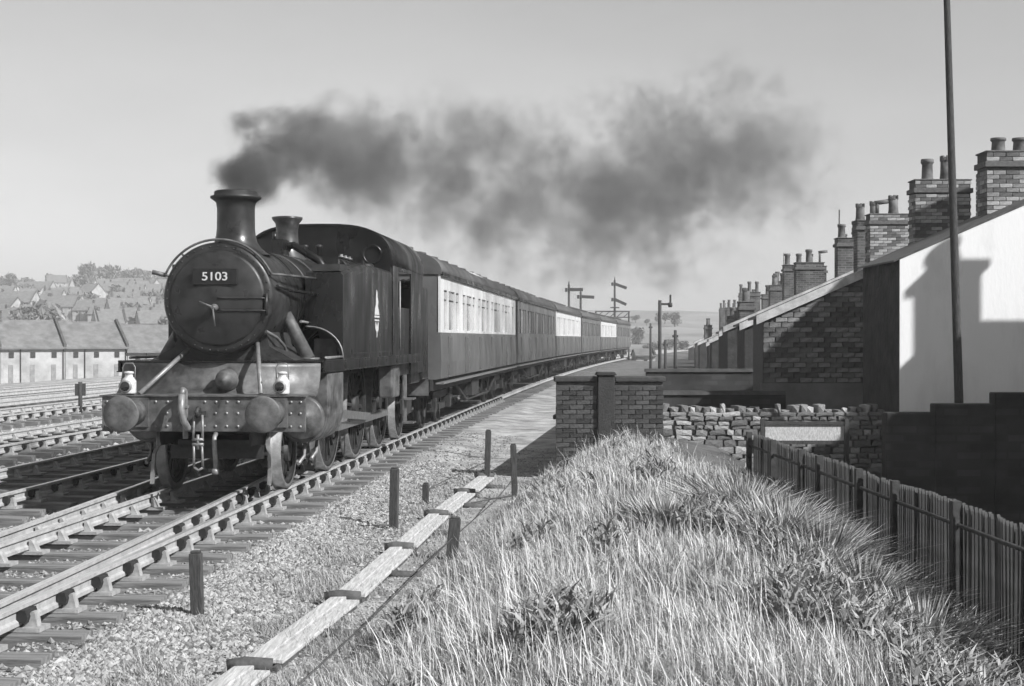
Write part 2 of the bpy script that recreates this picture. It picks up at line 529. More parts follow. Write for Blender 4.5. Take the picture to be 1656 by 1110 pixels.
# buffer beam
bb_ = MB().box(-1.28, 1.28, 0, .05, .80, 1.235).build('buffer_beam', M_FRONT, loco, bevel=.008)
rv = MB()
for x in (-1.22, -1.1, -.98, -.6, -.45, -.3, .02, .16, .3, .44, 1.1, 1.22, 1.02):
    for z in (.87, 1.03, 1.17):
        if abs(x) > .55 and z == 1.03 and abs(x) < 1.1: continue
        rv.lathe([(.019, 0), (.016, -.009), (.0, -.014)], (x + .01 * math.sin(z * 40), 0.0, z), 'y', 8, cap=False)
tag(rv.build('beam_rivets', M_STAY, bb_), kind='stuff')
MB().box(-1.3, 1.3, -.03, .5, 1.236, 1.252).build('front_platform', M_FRONT, loco)
for s_ in (-1, 1):
    bf = MB()
    bf.box(s_ * .87 - .19, s_ * .87 + .19, -.03, -.002, .86, 1.22)
    bf.lathe([(.165, -.03), (.14, -.08), (.115, -.30), (.125, -.31), (.125, -.34), (.07, -.345), (.07, -.44)], (s_ * .87, 0, 1.04), 'y', 28)
    b_ = bf.build('buffer', M_FRONT, loco)
    MB().lathe([(.07, -.43), (.205, -.455), (.222, -.465), (.222, -.482), (.21, -.493), (.12, -.502), (.0, -.507)], (s_ * .87, 0, 1.04), 'y', 40, cap=False).build('buffer_head', M_FRONT, b_)
# coupling and pipes
hk = MB()
hk.box(-.04, .04, -.16, 0, 1.0, 1.06)
hk.tube([(0, -.14, 1.03), (0, -.24, 1.01), (0, -.27, 1.06), (0, -.22, 1.10), (0, -.17, 1.09)], .03, 8)
hook = hk.build('draw_hook', M_UNDER, loco)
cp = MB()
for s_ in (-1, 1):
    cp.tube([(s_ * .05, -.2, 1.02), (s_ * .06, -.22, .72)], .017, 6)
    cp.tube([(s_ * .05, -.22, .66), (s_ * .055, -.2, .38)], .017, 6)
cp.tube([(-.07, -.22, .72), (.07, -.22, .72)], .022, 6); cp.tube([(-.07, -.22, .66), (.07, -.22, .66)], .022, 6)
cp.tube([(0, -.22, .78), (0, -.22, .60)], .02, 6)
cp.tube([(-.055, -.2, .38), (0, -.19, .34), (.055, -.2, .38)], .018, 6)
cp.build('screw_coupling', M_STAY, hook)
vp = MB()
vp.tube([(-.2, -.07, .72), (-.2, -.08, 1.24), (-.2, -.10, 1.31), (-.2, -.17, 1.33), (-.2, -.22, 1.26)], .034, 10)
vp.tube([(-.2, -.22, 1.27), (-.2, -.25, 1.1), (-.17, -.24, .95), (-.13, -.2, .86), (-.1, -.12, .84)], .042, 10)
vp.box(-.24, -.16, -.12, -.05, 1.1, 1.13)
vp.build('vacuum_pipe', M_STAY, loco)
sp = MB().tube([(.17, -.03, .78), (.17, -.1, .74), (.18, -.13, .62), (.2, -.14, .42), (.19, -.13, .34)], .03, 8)
sp.lathe([(.045, 0), (.045, .07)], (.19, -.13, .29), 'z', 10)
sp.build('steam_heating_hose', M_STAY, loco)
# guard irons
for s_ in (-1, 1):
    g = MB()
    pts = [(s_ * .70, .5, .85), (s_ * .70, .42, .62), (s_ * .74, .36, .5), (s_ * .75, .33, .3), (s_ * .75, .3, .12)]
    for a_, b2 in zip(pts[:-1], pts[1:]):
        A, B = Vector(a_), Vector(b2)
        g.add([A + Vector((-.022, 0, 0)), A + Vector((.022, 0, 0)), B + Vector((.022, 0, 0)), B + Vector((-.022, 0, 0)),
               A + Vector((-.022, .05, 0)), A + Vector((.022, .05, 0)), B + Vector((.022, .05, 0)), B + Vector((-.022, .05, 0))],
              [(0, 1, 2, 3), (4, 7, 6, 5), (0, 4, 5, 1), (1, 5, 6, 2), (2, 6, 7, 3), (3, 7, 4, 0)])
    g.build('guard_iron', M_STAY, loco)
# apron and running plate
arc = [(.5 - .03, 1.236)]
for k in range(9):
    a = k / 8 * math.pi / 2
    arc.append((.48 + .33 * math.sin(a), 1.236 + .43 * (1 - math.cos(a))))
low = [(p[0] + .02, p[1] - .02) for p in reversed(arc)]
MB().prism(arc + low, 'x', -1.3, 1.3, smooth=True).build('curved_apron', M_FRONT, loco)
rp = MB().box(-1.36, 1.36, .80, 9.6, 1.64, 1.668)
for s_ in (-1, 1):
    rp.box(s_ * 1.345 - .015, s_ * 1.345 + .015, .80, 9.6, 1.53, 1.64)
    rp.box(s_ * 1.30 - .08, s_ * 1.30 + .08, .80, 9.6, 1.515, 1.53)
rp.build('running_plate', M_BLACK, loco, bevel=.004)
# dome cover and lamp irons on the apron
MB().lathe([(.15, .0), (.14, -.06), (.11, -.16), (.05, -.22), (0, -.235)], (.12, .66, 1.42), 'y', 20, cap=False).build('valve_cover', M_FRONT, loco)
for x in (-.97, .97):
    MB().box(x - .035, x + .035, .20, .212, 1.25, 1.44).box(x - .04, x + .04, .13, .212, 1.252, 1.268).build('lamp_iron', M_FRONT, loco)
st = MB().tube([(-.42, .95, 1.86), (-.84, .10, 1.26)], .03, 8); st.build('front_stay', M_STAY, loco)
st = MB().tube([(.46, .86, 1.90), (.70, .10, 1.26)], .03, 8); st.build('front_stay', M_STAY, loco)
# smokebox
sb = MB().lathe([(.60, .655), (.645, .655), (.69, .665), (.72, .70), (.72, 2.2), (.70, 2.21)], (0, 0, CZ), 'y', 64, cap=False)
sb_o = sb.build('smokebox', M_SMOKEBOX, loco)
tag(MB().lathe([(.735, 2.13), (.735, 2.2)], (0, 0, CZ), 'y', 48).build('smokebox_band', M_BLACK, sb_o))
rvs = MB()
for k in range(40):
    a = 2 * math.pi * k / 40
    rvs.lathe([(.012, 0), (.01, -.008), (0, -.011)], (.668 * math.cos(a), .66, CZ + .668 * math.sin(a)), 'y', 6, cap=False)
tag(rvs.build('ring_rivets', M_SMOKEBOX, sb_o), kind='stuff')
door = MB().lathe([(.615, .66), (.61, .635), (.58, .622), (.45, .585), (.3, .556), (.15, .54), (0, .535)], (0, 0, CZ), 'y', 64, cap=False).build('smokebox_door', M_SMOKEBOX, loco)
dh = MB()
dh.lathe([(.045, 0), (.045, -.06), (.02, -.07), (.02, -.14)], (0, .54, CZ - .12), 'y', 14)
dh.tube([(0, .42, CZ - .12), (.03, .41, CZ - .36)], .014, 6); dh.tube([(0, .45, CZ - .12), (-.18, .44, CZ - .05)], .014, 6)
dh.build('door_handle', M_FRONT, door)
hs = MB()
dome = lambda r: float(np.interp(r, [0, .15, .3, .45, .58, .61, .66], [.535, .54, .556, .585, .622, .635, .62]))
for z in (.0, -.16):
    hs.tube([(u_, dome(math.hypot(u_, z)) - .006, CZ + z) for u_ in np.linspace(.03, .64, 9)], .014, 6)
hs.tube([(.64, .62, CZ - .22), (.64, .62, CZ + .06)], .022, 8)
hs.build('hinge_strap', M_SMOKEBOX, door)
np_ = MB().box(-.29, .29, .525, .55, CZ + .165, CZ + .375).build('number_plate', mat('plate_black', .01, rough=.5), door, bevel=.01)
def text_mesh(txt, size, ext):
    cu = bpy.data.curves.new('t', 'FONT'); cu.body = txt; cu.size = size; cu.extrude = ext
    cu.align_x = 'CENTER'; cu.align_y = 'CENTER'; cu.offset = .001
    o = bpy.data.objects.new('t', cu); COL.objects.link(o)
    dg = bpy.context.evaluated_depsgraph_get(); dg.update()
    me = bpy.data.meshes.new_from_object(o.evaluated_get(dg))
    bpy.data.objects.remove(o)
    return me
nm = text_mesh('5103', .15, .004)
nm.materials.clear(); nm.materials.append(M_LETTER)
no = link('engine_number', nm, door, (0, .519, CZ + .27)); no.rotation_euler = (R(90), 0, 0); no.scale = (1.15, 1, 1)
# saddle
sd_ = MB().prism([(-.95, 1.67), (.95, 1.67), (.62, 1.85), (.56, 2.1), (-.56, 2.1), (-.62, 1.85)], 'y', .86, 2.15)
sd_.build('smokebox_saddle', M_UNDER, loco)
# handrails
hr = MB()
arcp = [(.755 * math.cos(a), .675, CZ + .755 * math.sin(a)) for a in np.linspace(R(24), R(156), 26)]
hr.tube([(.86, 2.6, CZ + .33), (.775, .9, CZ + .31)] + arcp + [(-.775, .9, CZ + .31), (-.86, 2.6, CZ + .33)], .016, 7)
for a in (24, 50, 90, 130, 156):
    hr.tube([(.70 * math.cos(R(a)), .72, CZ + .70 * math.sin(R(a))), (  .76 * math.cos(R(a)), .675, CZ + .76 * math.sin(R(a)))], .014, 6)
hr.tube([(-.70, .72, CZ + .3), (-.86, .66, CZ + .34)], .03, 6)
hr.build('handrail', M_FRONT, loco)
MB().tube([(.74, .8, CZ + .16), (.78, 1.5, CZ + .12), (.9, 2.6, CZ + .1)], .022, 7).build('ejector_pipe', M_BLACK, loco)
# chimney
cprof = [(.47, .0), (.42, .03), (.34, .09), (.285, .17), (.262, .26), (.252, .36), (.25, .62), (.262, .70), (.30, .735), (.338, .76), (.338, .785), (.29, .80), (.285, .85), (.262, .86), (.255, .85), (.22, .6)]
MB().lathe(cprof, (0, 1.53, 3.065), 'z', 40, cap=False).build('chimney', M_SMOKEBOX, loco)
# boiler, firebox
MB().lathe([(.685, 2.2), (.70, 2.3), (.775, 5.5)], (0, 0, CZ), 'y', 64, cap=False).build('boiler', M_BLACK, loco)
bn = MB()
for y in (2.9, 3.7, 4.9, 5.45):
    r = .70 + (y - 2.3) / 3.2 * .075 + .006
    MB().lathe([(r, y - .03), (r + .004, y - .03), (r + .004, y + .03), (r, y + .03)], (0, 0, CZ), 'y', 48, cap=False).build('boiler_band', M_FRONT, loco)
fx = []
for k in range(24):
    a = math.pi * k / 23
    c, s_ = math.cos(a), math.sin(a)
    fx.append((.80 * math.copysign(abs(c) ** .45, c), 2.5 + .80 * abs(s_) ** .45))
MB().prism([(.8, 1.7)] + fx + [(-.8, 1.7)], 'y', 5.5, 6.85, smooth=True).build('firebox', M_BLACK, loco)
MB().lathe([(.30, 3.15), (.22, 3.28), (.175, 3.42), (.165, 3.6), (.18, 3.72), (.235, 3.79), (.235, 3.82), (.17, 3.83), (.15, 3.7)], (0, 4.5, 0), 'z', 28, cap=False).build('safety_valve_bonnet', M_BRASS, loco)
tf = MB()
tf.tube([(-.12, 4.2, 3.33), (.2, 4.05, 3.36), (.62, 3.95, 3.12), (.8, 3.9, 2.85)], .06, 8)
tf.tube([(.12, 4.2, 3.33), (-.2, 4.05, 3.36), (-.62, 3.95, 3.12), (-.8, 3.9, 2.85)], .06, 8)
tf.box(-.3, .1, 3.8, 4.2, 3.18, 3.44)
tf.tube([(-.05, 3.9, 3.4), (-.05, 3.9, 3.55)], .03, 8)
tf.build('top_feed', M_BLACK, loco)
for s_ in (-1, 1):
    MB().lathe([(.17, 6.83), (.17, 6.80), (.14, 6.80), (.14, 6.83)], (s_ * .92, 0, 3.38), 'y', 20, cap=False).build('spectacle_rim', M_BLACK, loco)
    MB().lathe([(.0, 6.835), (.145, 6.835)], (s_ * .92, 0, 3.38), 'y', 20, cap=False).build('spectacle_window', M_GLASS, loco)
    wp = MB()
    for y in (5.75, 6.1, 6.45):
        wp.lathe([(.05, 0), (.05, .02), (.025, .02), (.025, .05)], (s_ * .60, y, 3.27), 'z', 8)
    tag(wp.build('washout_plugs', M_STAY, loco), kind='stuff')
    MB().lathe([(.045, 3.33), (.045, 3.46), (.06, 3.47), (.06, 3.50), (.02, 3.52)], (s_ * .12, 6.3, 0), 'z', 10).build('whistle', M_BRASS, loco)
    MB().tube([(s_ * .73, 2.2, CZ - .28), (s_ * .76, 2.9, CZ - .3)], .02, 6).build('lubricator_pipe', M_STAY, loco)
    MB().tube([(s_ * .60, .75, CZ - .42), (s_ * .68, 1.0, CZ - .5), (s_ * .72, 1.3, CZ - .62), (s_ * .74, 1.35, 1.68)], .022, 6).build('blower_pipe', M_FRONT, loco)
    MB().lathe([(.16, 0), (.16, .04), (.12, .07), (0, .08)], (s_ * 1.0, 5.6, 3.092), 'z', 18, cap=False).build('tank_filler', M_BLACK, loco)
    for y in (3.2, 5.2):
        MB().box(s_ * 1.05 - .015, s_ * 1.05 + .015, y - .06, y + .06, 3.0 if y < 4 else 3.09, 3.1 if y < 4 else 3.19).build('lifting_lug', M_BLACK, loco)
    MB().tube([(s_ * 1.3, 1.1, 1.69), (s_ * 1.3, 1.1, 1.70), (s_ * 1.3, 2.2, 1.70)], .02, 6).build('running_plate_pipe', M_STAY, loco)
pp = MB().tube([(.5, 4.75, 3.1), (.64, 4.8, 2.98), (.72, 4.85, 2.8)], .025, 6)
pp.build('feed_pipe', M_STAY, loco)
# side tanks
for s_ in (-1, 1):
    t = MB()
    sx = lambda v: s_ * v
    # front section with the arched cut-out at the bottom
    out = [(sx(.72), 2.86), (sx(1.215), 2.86), (sx(1.25), 2.82), (sx(1.25), 1.668)]
    ar = [(sx(1.20), 1.668)] + [(sx(.76 + .44 * math.cos(a)), 1.70 + .38 * math.sin(a)) for a in np.linspace(.1, math.pi / 2, 9)]
    poly = out + ar + [(sx(.70), 2.08)]
    n = len(poly); k = len(t.v)
    def zz(p, top):
        return top if p[1] > 2.85 else (top - .04 if p[1] > 2.8 else p[1])
    t.v += [(p[0], 2.55, zz(p, 2.88)) for p in poly] + [(p[0], 3.4, zz(p, 2.98)) for p in poly]
    for i in range(n):
        j = (i + 1) % n
        t.f.append((k + i, k + j, k + n + j, k + n + i)); t.sm.append(False)
    t.f.append(tuple(range(k + n - 1, k - 1, -1))); t.f.append(tuple(range(k + n, k + 2 * n))); t.sm += [False, False]
    def solid(y0, y1, t0, t1):
        k = len(t.v)
        for y, tp in ((y0, t0), (y1, t1)):
            t.v.extend([(sx(.72), y, 1.67), (sx(1.25), y, 1.67), (sx(1.25), y, tp - .04), (sx(1.215), y, tp), (sx(.72), y, tp)])
        for i in range(5):
            j = (i + 1) % 5
            t.f.append((k + i, k + j, k + 5 + j, k + 5 + i)); t.sm.append(False)
        t.f.append((k + 4, k + 3, k + 2, k + 1, k)); t.f.append((k + 5, k + 6, k + 7, k + 8, k + 9)); t.sm += [False, False]
    solid(3.4, 4.5, 2.98, 3.09)
    solid(4.5, 6.86, 3.09, 3.09)
    tk = t.build('side_tank', M_BLACK, loco)
    MB().tube([(sx(1.255), 2.54, 1.66)] + [(sx(.76 + .49 * math.cos(a)), 2.54, 1.70 + .42 * math.sin(a)) for a in np.linspace(.1, math.pi / 2, 9)] + [(sx(.72), 2.54, 2.12)], .012, 6).build('arch_beading', M_STAY, tk)
    MB().box(min(sx(.8), sx(1.2)), max(sx(.8), sx(1.2)), 2.57, 3.3, 2.90, 3.0).build('tank_top_box', M_UNDER, tk)
    MB().box(min(sx(.8), sx(1.12)), max(sx(.8), sx(1.12)), 2.75, 3.1, 1.67, 1.95).build('lubricator_box', M_FRONT, tk)
    rvt = MB()
    for y in np.arange(2.63, 6.8, .16):
        tp = 2.88 + .108 * (y - 2.55) if y < 4.5 else 3.09
        rvt.lathe([(.011, 0), (.009, .006), (0, .008)], (0, 0, 0), 'x', 6, cap=False) if False else None
        rvt.box(sx(1.25) - .005, sx(1.25) + .005, y - .008, y + .008, tp - .10, tp - .084)
        rvt.box(sx(1.25) - .005, sx(1.25) + .005, y - .008, y + .008, 1.73, 1.746) if y > 3.3 else None
    tag(rvt.build('tank_rivets', M_FRONT, tk, fix=False), kind='stuff')
    # lion-over-wheel emblem, white, tall
    if s_ > 0:
        E = []
        cx, cz, X = 5.35, 2.33, 1.254
        def poly3(pts):
            k = len(em.v)
            em.v.extend([(X, cx + a, cz + b) for a, b in pts] + [(X - .003, cx + a, cz + b) for a, b in pts])
            n = len(pts)
            em.f.append(tuple(range(k, k + n))); em.sm.append(False)
            for i in range(n):
                j = (i + 1) % n
                em.f.append((k + i, k + n + i, k + n + j, k + j)); em.sm.append(False)
        em = MB()
        poly3([(-.03, .40), (.04, .36), (.05, .28), (.12, .22), (.09, .14), (.17, .06), (.22, .0), (-.20, .0), (-.17, .10), (-.09, .16), (-.08, .30)])
        poly3([(-.23, -.015), (.23, -.015), (.23, -.045), (-.23, -.045)])
        poly3([(-.21, -.075), (.21, -.075), (.21, -.10), (-.21, -.10)])
        ring = [(.15 * math.cos(a), -.19 + .09 * math.sin(a)) for a in np.linspace(R(200), R(340), 9)]
        poly3([(-.14, -.12)] + ring + [(.14, -.12), (.09, -.12), (.0, -.2), (-.09, -.12)])
        poly3([(-.04, -.26), (.04, -.26), (.02, -.36), (-.02, -.36)])
        em.build('tank_emblem', M_LETTER, tk)
# cab
RO = []
for k in range(25):
    a = math.pi * k / 24
    c, s_ = math.cos(a), math.sin(a)
    RO.append((1.27 * math.copysign(abs(c) ** .62, c), 3.20 + .70 * abs(s_) ** .8))
inn = [(p[0] * .975, p[1] - .03) for p in reversed(RO)]
MB().prism(RO + inn, 'y', 6.75, 10.6, smooth=True).build('cab_roof', M_BLACK, loco)
MB().prism([(1.22, 1.67), (1.22, 3.2)] + [(p[0] * .97, p[1] - .03) for p in RO] + [(-1.22, 3.2), (-1.22, 1.67)], 'y', 6.86, 6.89).build('cab_front', M_BLACK, loco)
for s_ in (-1, 1):
    cs = MB()
    a, b = s_ * 1.25 - .012, s_ * 1.25 + .012
    cs.box(a, b, 6.89, 7.5, 1.30, 3.22)
    cs.box(a, b, 9.0, 9.3, 1.30, 3.22)
    cs.box(a - s_ * .03, b - s_ * .03, 7.5, 9.0, 1.30, 2.5)
    cs.box(a, b, 7.5, 9.0, 3.14, 3.22)
    cs.box(a, b, 9.3, 10.6, 1.30, 3.22)
    o_ = cs.build('cab_side', M_BLACK, loco)
    MB().tube([(s_ * 1.295, 7.46, 1.75), (s_ * 1.295, 7.46, 2.95)], .016, 6).build('cab_handrail', M_STAY, o_)
    stp = MB()
    stp.box(s_ * 1.3 - .1, s_ * 1.3 + .1, 8.3, 8.7, .42, .45).box(s_ * 1.3 - .1, s_ * 1.3 + .1, 8.3, 8.7, .85, .88)
    stp.box(s_ * 1.22 - .01, s_ * 1.22 + .01, 8.3, 8.7, .42, 1.35)
    stp.build('cab_step', M_FRONT, loco)
bk = MB().box(-1.25, 1.25, 10.6, 11.45, 1.15, 2.95)
bk.box(-1.2, 1.2, 9.4, 10.59, 1.1, 2.4)
bk.build('coal_bunker', M_BLACK, loco, bevel=.03)
cl = MB()
for k in range(60):
    c = Vector((random.uniform(-1.1, 1.1), random.uniform(10.7, 11.35), 2.95 + random.uniform(0, .1)))
    cl.lathe([(0, -.09), (.10, -.03), (.09, .05), (0, .09)], c, 'z', 5, cap=False, smooth=False)
tag(cl.build('coal', M_COAL, loco), kind='stuff')
MB().box(-1.25, 1.25, 11.46, 11.5, .80, 1.235).build('rear_buffer_beam', M_FRONT, loco)
for s_ in (-1, 1):
    MB().lathe([(.15, 11.5), (.11, 11.8), (.07, 11.82), (.07, 11.93), (.2, 11.95), (.2, 11.99)], (s_ * .87, 0, 1.04), 'y', 16).build('rear_buffer', M_UNDER, loco)
# cylinders, steam pipes, motion
for s_ in (-1, 1):
    cy = MB()
    pl = []
    for a in np.linspace(R(205), R(335), 12):
        pl.append((s_ * 1.02 + .33 * math.cos(a), .92 + .33 * math.sin(a)))
    pl += [(s_ * 1.02 + .335, .95), (s_ * 1.02 + .335, 1.50), (s_ * 1.02 + .30, 1.53), (s_ * 1.02 - .30, 1.53), (s_ * 1.02 - .335, 1.5), (s_ * 1.02 - .335, .95)]
    cy.prism(pl, 'y', 1.02, 2.05)
    c_ = cy.build('cylinder', M_FRONT, loco, bevel=.02)
    MB().lathe([(.29, 1.03), (.29, .97), (.26, .95), (.1, .94), (.08, .88), (0, .87)], (s_ * 1.02, 0, .92), 'y', 32, cap=False).build('cylinder_cover', M_FRONT, c_)
    MB().lathe([(.15, 1.02), (.15, .93), (.06, .92), (.05, .82), (0, .81)], (s_ * .86, 0, 1.36), 'y', 20, cap=False).build('valve_chest_cover', M_FRONT, c_)
    sp_ = MB().tube([(s_ * .66, 1.62, 2.28), (s_ * .74, 1.6, 2.12), (s_ * .98, 1.55, 1.67)], [.075, .085, .095], 14)
    sp_.lathe([(.15, 0), (.15, .03)], (s_ * .98, 1.55, 1.668), 'z', 14)
    sp_.build('outside_steam_pipe', M_FRONT, loco)
    dc = MB()
    for y in (1.15, 1.9):
        dc.tube([(s_ * 1.02, y, .62), (s_ * 1.02, y - .05, .42), (s_ * 1.0, y - .3, .34)], .025, 6)
    dc.build('drain_cock', M_STAY, loco)
    sl = MB().box(s_ * 1.0 - .03, s_ * 1.0 + .03, 2.05, 3.0, 1.06, 1.1).box(s_ * 1.0 - .03, s_ * 1.0 + .03, 2.05, 3.0, .76, .80)
    sl.build('slide_bar', M_STEEL, loco)
    MB().box(s_ * 1.0 - .06, s_ * 1.0 + .06, 2.55, 2.85, .80, 1.06).build('crosshead', M_STAY, loco)
    MB().box(s_ * 1.02 - .025, s_ * 1.02 + .025, 2.75, 5.95, .66, .78, Matrix.Translation((0, 2.75, .9)) @ Matrix.Rotation(R(-4), 4, 'X') @ Matrix.Translation((0, -2.75, -.72))).build('connecting_rod', M_STEEL, loco)
    MB().box(s_ * .93 - .025, s_ * .93 + .025, 3.72, 8.22, .58, .68).build('coupling_rod', M_STEEL, loco)

def wheel(parent, u, v, r, spokes, name, driver=False):
    s_ = 1 if u > 0 else -1
    w = MB()
    w.lathe([(r - .13, -.045), (r - .055, -.06), (r - .055, .06), (r - .13, .045)], (0, 0, 0), 'x', 48, cap=False)
    w.lathe([(r - .13, -.045), (r - .13, .045)], (0, 0, 0), 'x', 48, cap=False)
    hb = .13 if not driver else .17
    w.lathe([(hb, -.08), (hb, .08)], (0, 0, 0), 'x', 20)
    for k in range(spokes):
        a = 2 * math.pi * k / spokes + .1
        w.box(-.025, .025, -.028, .028, hb - .02, r - .1, Matrix.Rotation(a, 4, 'X'))
    if driver:
        cwp = [(r * .80 * math.cos(a), r * .80 * math.sin(a)) for a in np.linspace(R(50), R(130), 12)]
        w.prism([(q[0], q[1]) for q in cwp], 'x', .03, .055) if s_ > 0 else w.prism(cwp, 'x', -.055, -.03)
        w.lathe([(.11, 0), (.11, .14 * s_)], (0, 0, -.28), 'x', 12)
    o = w.build(name, M_UNDER, parent, (u, v, r))
    MB().lathe([(r - .056, -.065), (r, -.065), (r, .045), (r + .028, .05), (r + .028, .075), (r - .056, .075)] if s_ < 0 else
               [(r - .056, .065), (r, .065), (r, -.045), (r + .028, -.05), (r + .028, -.075), (r - .056, -.075)], (0, 0, 0), 'x', 56, cap=False).build('tyre', M_STAY, o)
    return o
for s_ in (-1, 1):
    wheel(loco, s_ * .745, 1.12, .482, 10, 'pony_wheel')
    for v in (3.72, 5.93, 8.22):
        wheel(loco, s_ * .745, v, .864, 18, 'driving_wheel', True)
        bs = MB().tube([(s_ * .74, v + 1.0, 1.2), (s_ * .74, v + .93, .45)], .03, 6)
        bs.box(s_ * .74 - .05, s_ * .74 + .05, v + .87, v + .94, .6, .95)
        bs.build('brake_block', M_UNDER, loco)
        MB().tube([(s_ * .78, v - .55, 1.5), (s_ * .78, v - .75, .8), (s_ * .76, v - .72, .12)], .018, 6).build('sand_pipe', M_STAY, loco)
    wheel(loco, s_ * .745, 10.45, .56, 10, 'trailing_wheel')
    MB().box(s_ * 1.18 - .12, s_ * 1.18 + .12, 6.6, 7.4, .95, 1.5).build('sand_box', M_FRONT, loco, bevel=.03)
    MB().box(s_ * .95 - .06, s_ * .95 + .06, 10.1, 10.8, .5, .78).build('axle_box', M_UNDER, loco)
for v in (1.12, 3.72, 5.93, 8.22, 10.45):
    r = {1.12: .482, 10.45: .56}.get(v, .864)
    MB().tube([(-.75, v, r), (.75, v, r)], .08, 10).build('axle', M_UNDER, loco)
pt = MB().box(-.6, .6, .6, .66, .42, .6).box(-.5, .5, .6, 2.2, .56, .66)
pt.build('pony_truck_frame', M_UNDER, loco)

# two white head lamps standing on the lamp irons
def headlamp(u, label):
    t = thing('headlamp', label, 'lamp', (0, 0, 0), LOCO_RZ, 'white headlamps on the engine front')
    M = Matrix.Translation((LX, LY, 0)) @ Matrix.Rotation(LOCO_RZ, 4, 'Z')
    t.location = M @ Vector((u, .10, 1.253)); t.scale = (1.0, 1.0, 1.0)
    bd = MB().lathe([(.0, .012), (.085, .012), (.09, .03), (.09, .17), (.075, .2), (.05, .225), (.05, .26), (.065, .265), (.06, .285), (0, .295)], (0, 0, 0), 'z', 20, cap=False)
    b_ = bd.build('lamp_body', M_WHITEPAINT, t)
    MB().lathe([(.07, -.08), (.072, -.12), (.058, -.125), (.0, -.135)], (-.01, 0, .105), 'y', 20, cap=False).build('lens', M_GLASS, b_)
    MB().lathe([(.074, -.08), (.078, -.128), (.06, -.128)], (-.01, 0, .105), 'y', 20, cap=False).build('lens_rim', M_STAY, b_)
    MB().tube([(-.075, 0, .18), (-.08, 0, .34), (-.05, 0, .39), (.05, 0, .39), (.08, 0, .34), (.075, 0, .18)], .008, 6).build('carrying_handle', M_STAY, t)
headlamp(-.97, 'white headlamp above the left-hand buffer')
headlamp(.97, 'white headlamp above the right-hand buffer, near the front stay')

# ------------------------------------------------------------------ coaches
def coach_meshes(cream):
    D = {}
    L = 18.6; W = 1.37
    body = MB(); lower = MB()
    z0, zw0, zw1, z1 = 1.10, 2.14, 2.98, 3.30
    up_m = M_CREAM if cream else M_MAROON
    wins = []
    y = .55
    pattern = [('w', .55), ('p', .22), ('w', 1.05), ('p', .22), ('w', .55), ('p', .75)]
    k = 0
    while y < L - .7:
        kind, w_ = pattern[k % 6]; k += 1
        if kind == 'w' and y + w_ < L - .4:
            wins.append((y, y + w_))
        y += w_
    for s_ in (-1, 1):
        a, b = s_ * W - .025, s_ * W + .025
        lower.prism([(s_ * (W - .05), z0), (s_ * (W + .03), z0 + .02), (s_ * (W + .045), z0 + .35), (s_ * (W + .025), zw0 - .06), (s_ * (W - .05), zw0 - .06)], 'y', 0, L)
        body.box(a, b, 0, L, zw0 - .06, zw0)
        body.box(a, b, 0, L, zw1, z1)
        e = 0.0
        for (p, q) in wins + [(L, L)]:
            if p > e: body.box(a, b, e, p, zw0, zw1)
            e = q
    for y in (0, L - .04):
        lower.box(-W + .05, W - .05, y, y + .04, z0, z1)
    body.box(-W + .06, W - .06, .1, L - .1, zw0 - .02, zw0 - .01)
    D['body'] = (body, up_m); D['lower_body'] = (lower, M_MAROON)
    ro = []
    for k in range(21):
        a = math.pi * k / 20
        c, s_ = math.cos(a), math.sin(a)
        ro.append(((W + .06) * math.copysign(abs(c) ** .8, c), z1 - .01 + .56 * abs(s_) ** .85))
    D['roof'] = (MB().prism(ro, 'y', -.03, L + .03, smooth=True), M_ROOF)
    gt = MB()
    for s_ in (-1, 1):
        gt.box(s_ * (W + .055) - .03, s_ * (W + .055) + .03, 0, L, z1 - .045, z1 + .03)
    D['gutter'] = (gt, M_BLACK)
    sole = MB()
    for s_ in (-1, 1):
        sole.box(s_ * 1.2 - .03, s_ * 1.2 + .03, 0, L, .86, 1.10)
        sole.tube([(s_ * 1.15, 4.4, .88), (s_ * 1.15, 6.6, .42), (s_ * 1.15, 12.0, .42), (s_ * 1.15, 14.2, .88)], .035, 6)
        for y in (6.6, 8.4, 10.2, 12.0):
            sole.box(s_ * 1.15 - .02, s_ * 1.15 + .02, y - .03, y + .03, .42, .9)
        sole.box(s_ * 1.0 - .25, s_ * 1.0 + .25, 7.0, 8.6, .5, .9)
    sole.box(-1.2, 1.2, .02, L - .02, .95, 1.08)
    D['underframe'] = (sole, M_UNDER)
    sb = MB()
    for s_ in (-1, 1):
        sb.box(s_ * 1.36 - .09, s_ * 1.36 + .09, .1, L - .1, 1.0, 1.035)
    D['footboard'] = (sb, M_STAY)
    panes = []
    for s_ in (-1, 1):
        for (p, q) in wins:
            panes.append((s_ * (W - .018), p, q, zw0, zw1))
    cn = MB()
    for y in (-.25, L):
        cn.box(-.5, .5, y, y + .25, 1.25, 3.2)
    D['gangway'] = (cn, M_BLACK)
    return D, panes, L
vent_me = MB().lathe([(.09, 0), (.09, .1), (.16, .12), (.16, .17), (0, .2)], (0, 0, 0), 'z', 12, cap=False).mesh('vent'); vent_me.materials.append(M_ROOF)
handle_me = MB().box(-.03, .03, -.07, .07, -.015, .015).mesh('door_handle'); handle_me.materials.append(M_STEEL)
door_me = MB().box(-.016, .016, 0, .62, 0, .82).mesh('door_panel'); door_me.materials.append(M_MAROON)
pane_cache = {}
def pane_mesh(w, h):
    key = (round(w, 2), round(h, 2))
    if key not in pane_cache:
        m_ = MB().box(-.004, .004, 0, w, 0, h).mesh('pane'); m_.materials.append(M_PANE)
        b_ = MB().box(-.012, .012, 0, w, h * .74, h * .74 + .03)
        fm = b_.mesh('frame'); fm.materials.append(M_UNDER)
        pane_cache[key] = (m_, fm)
    return pane_cache[key]
bog = MB()
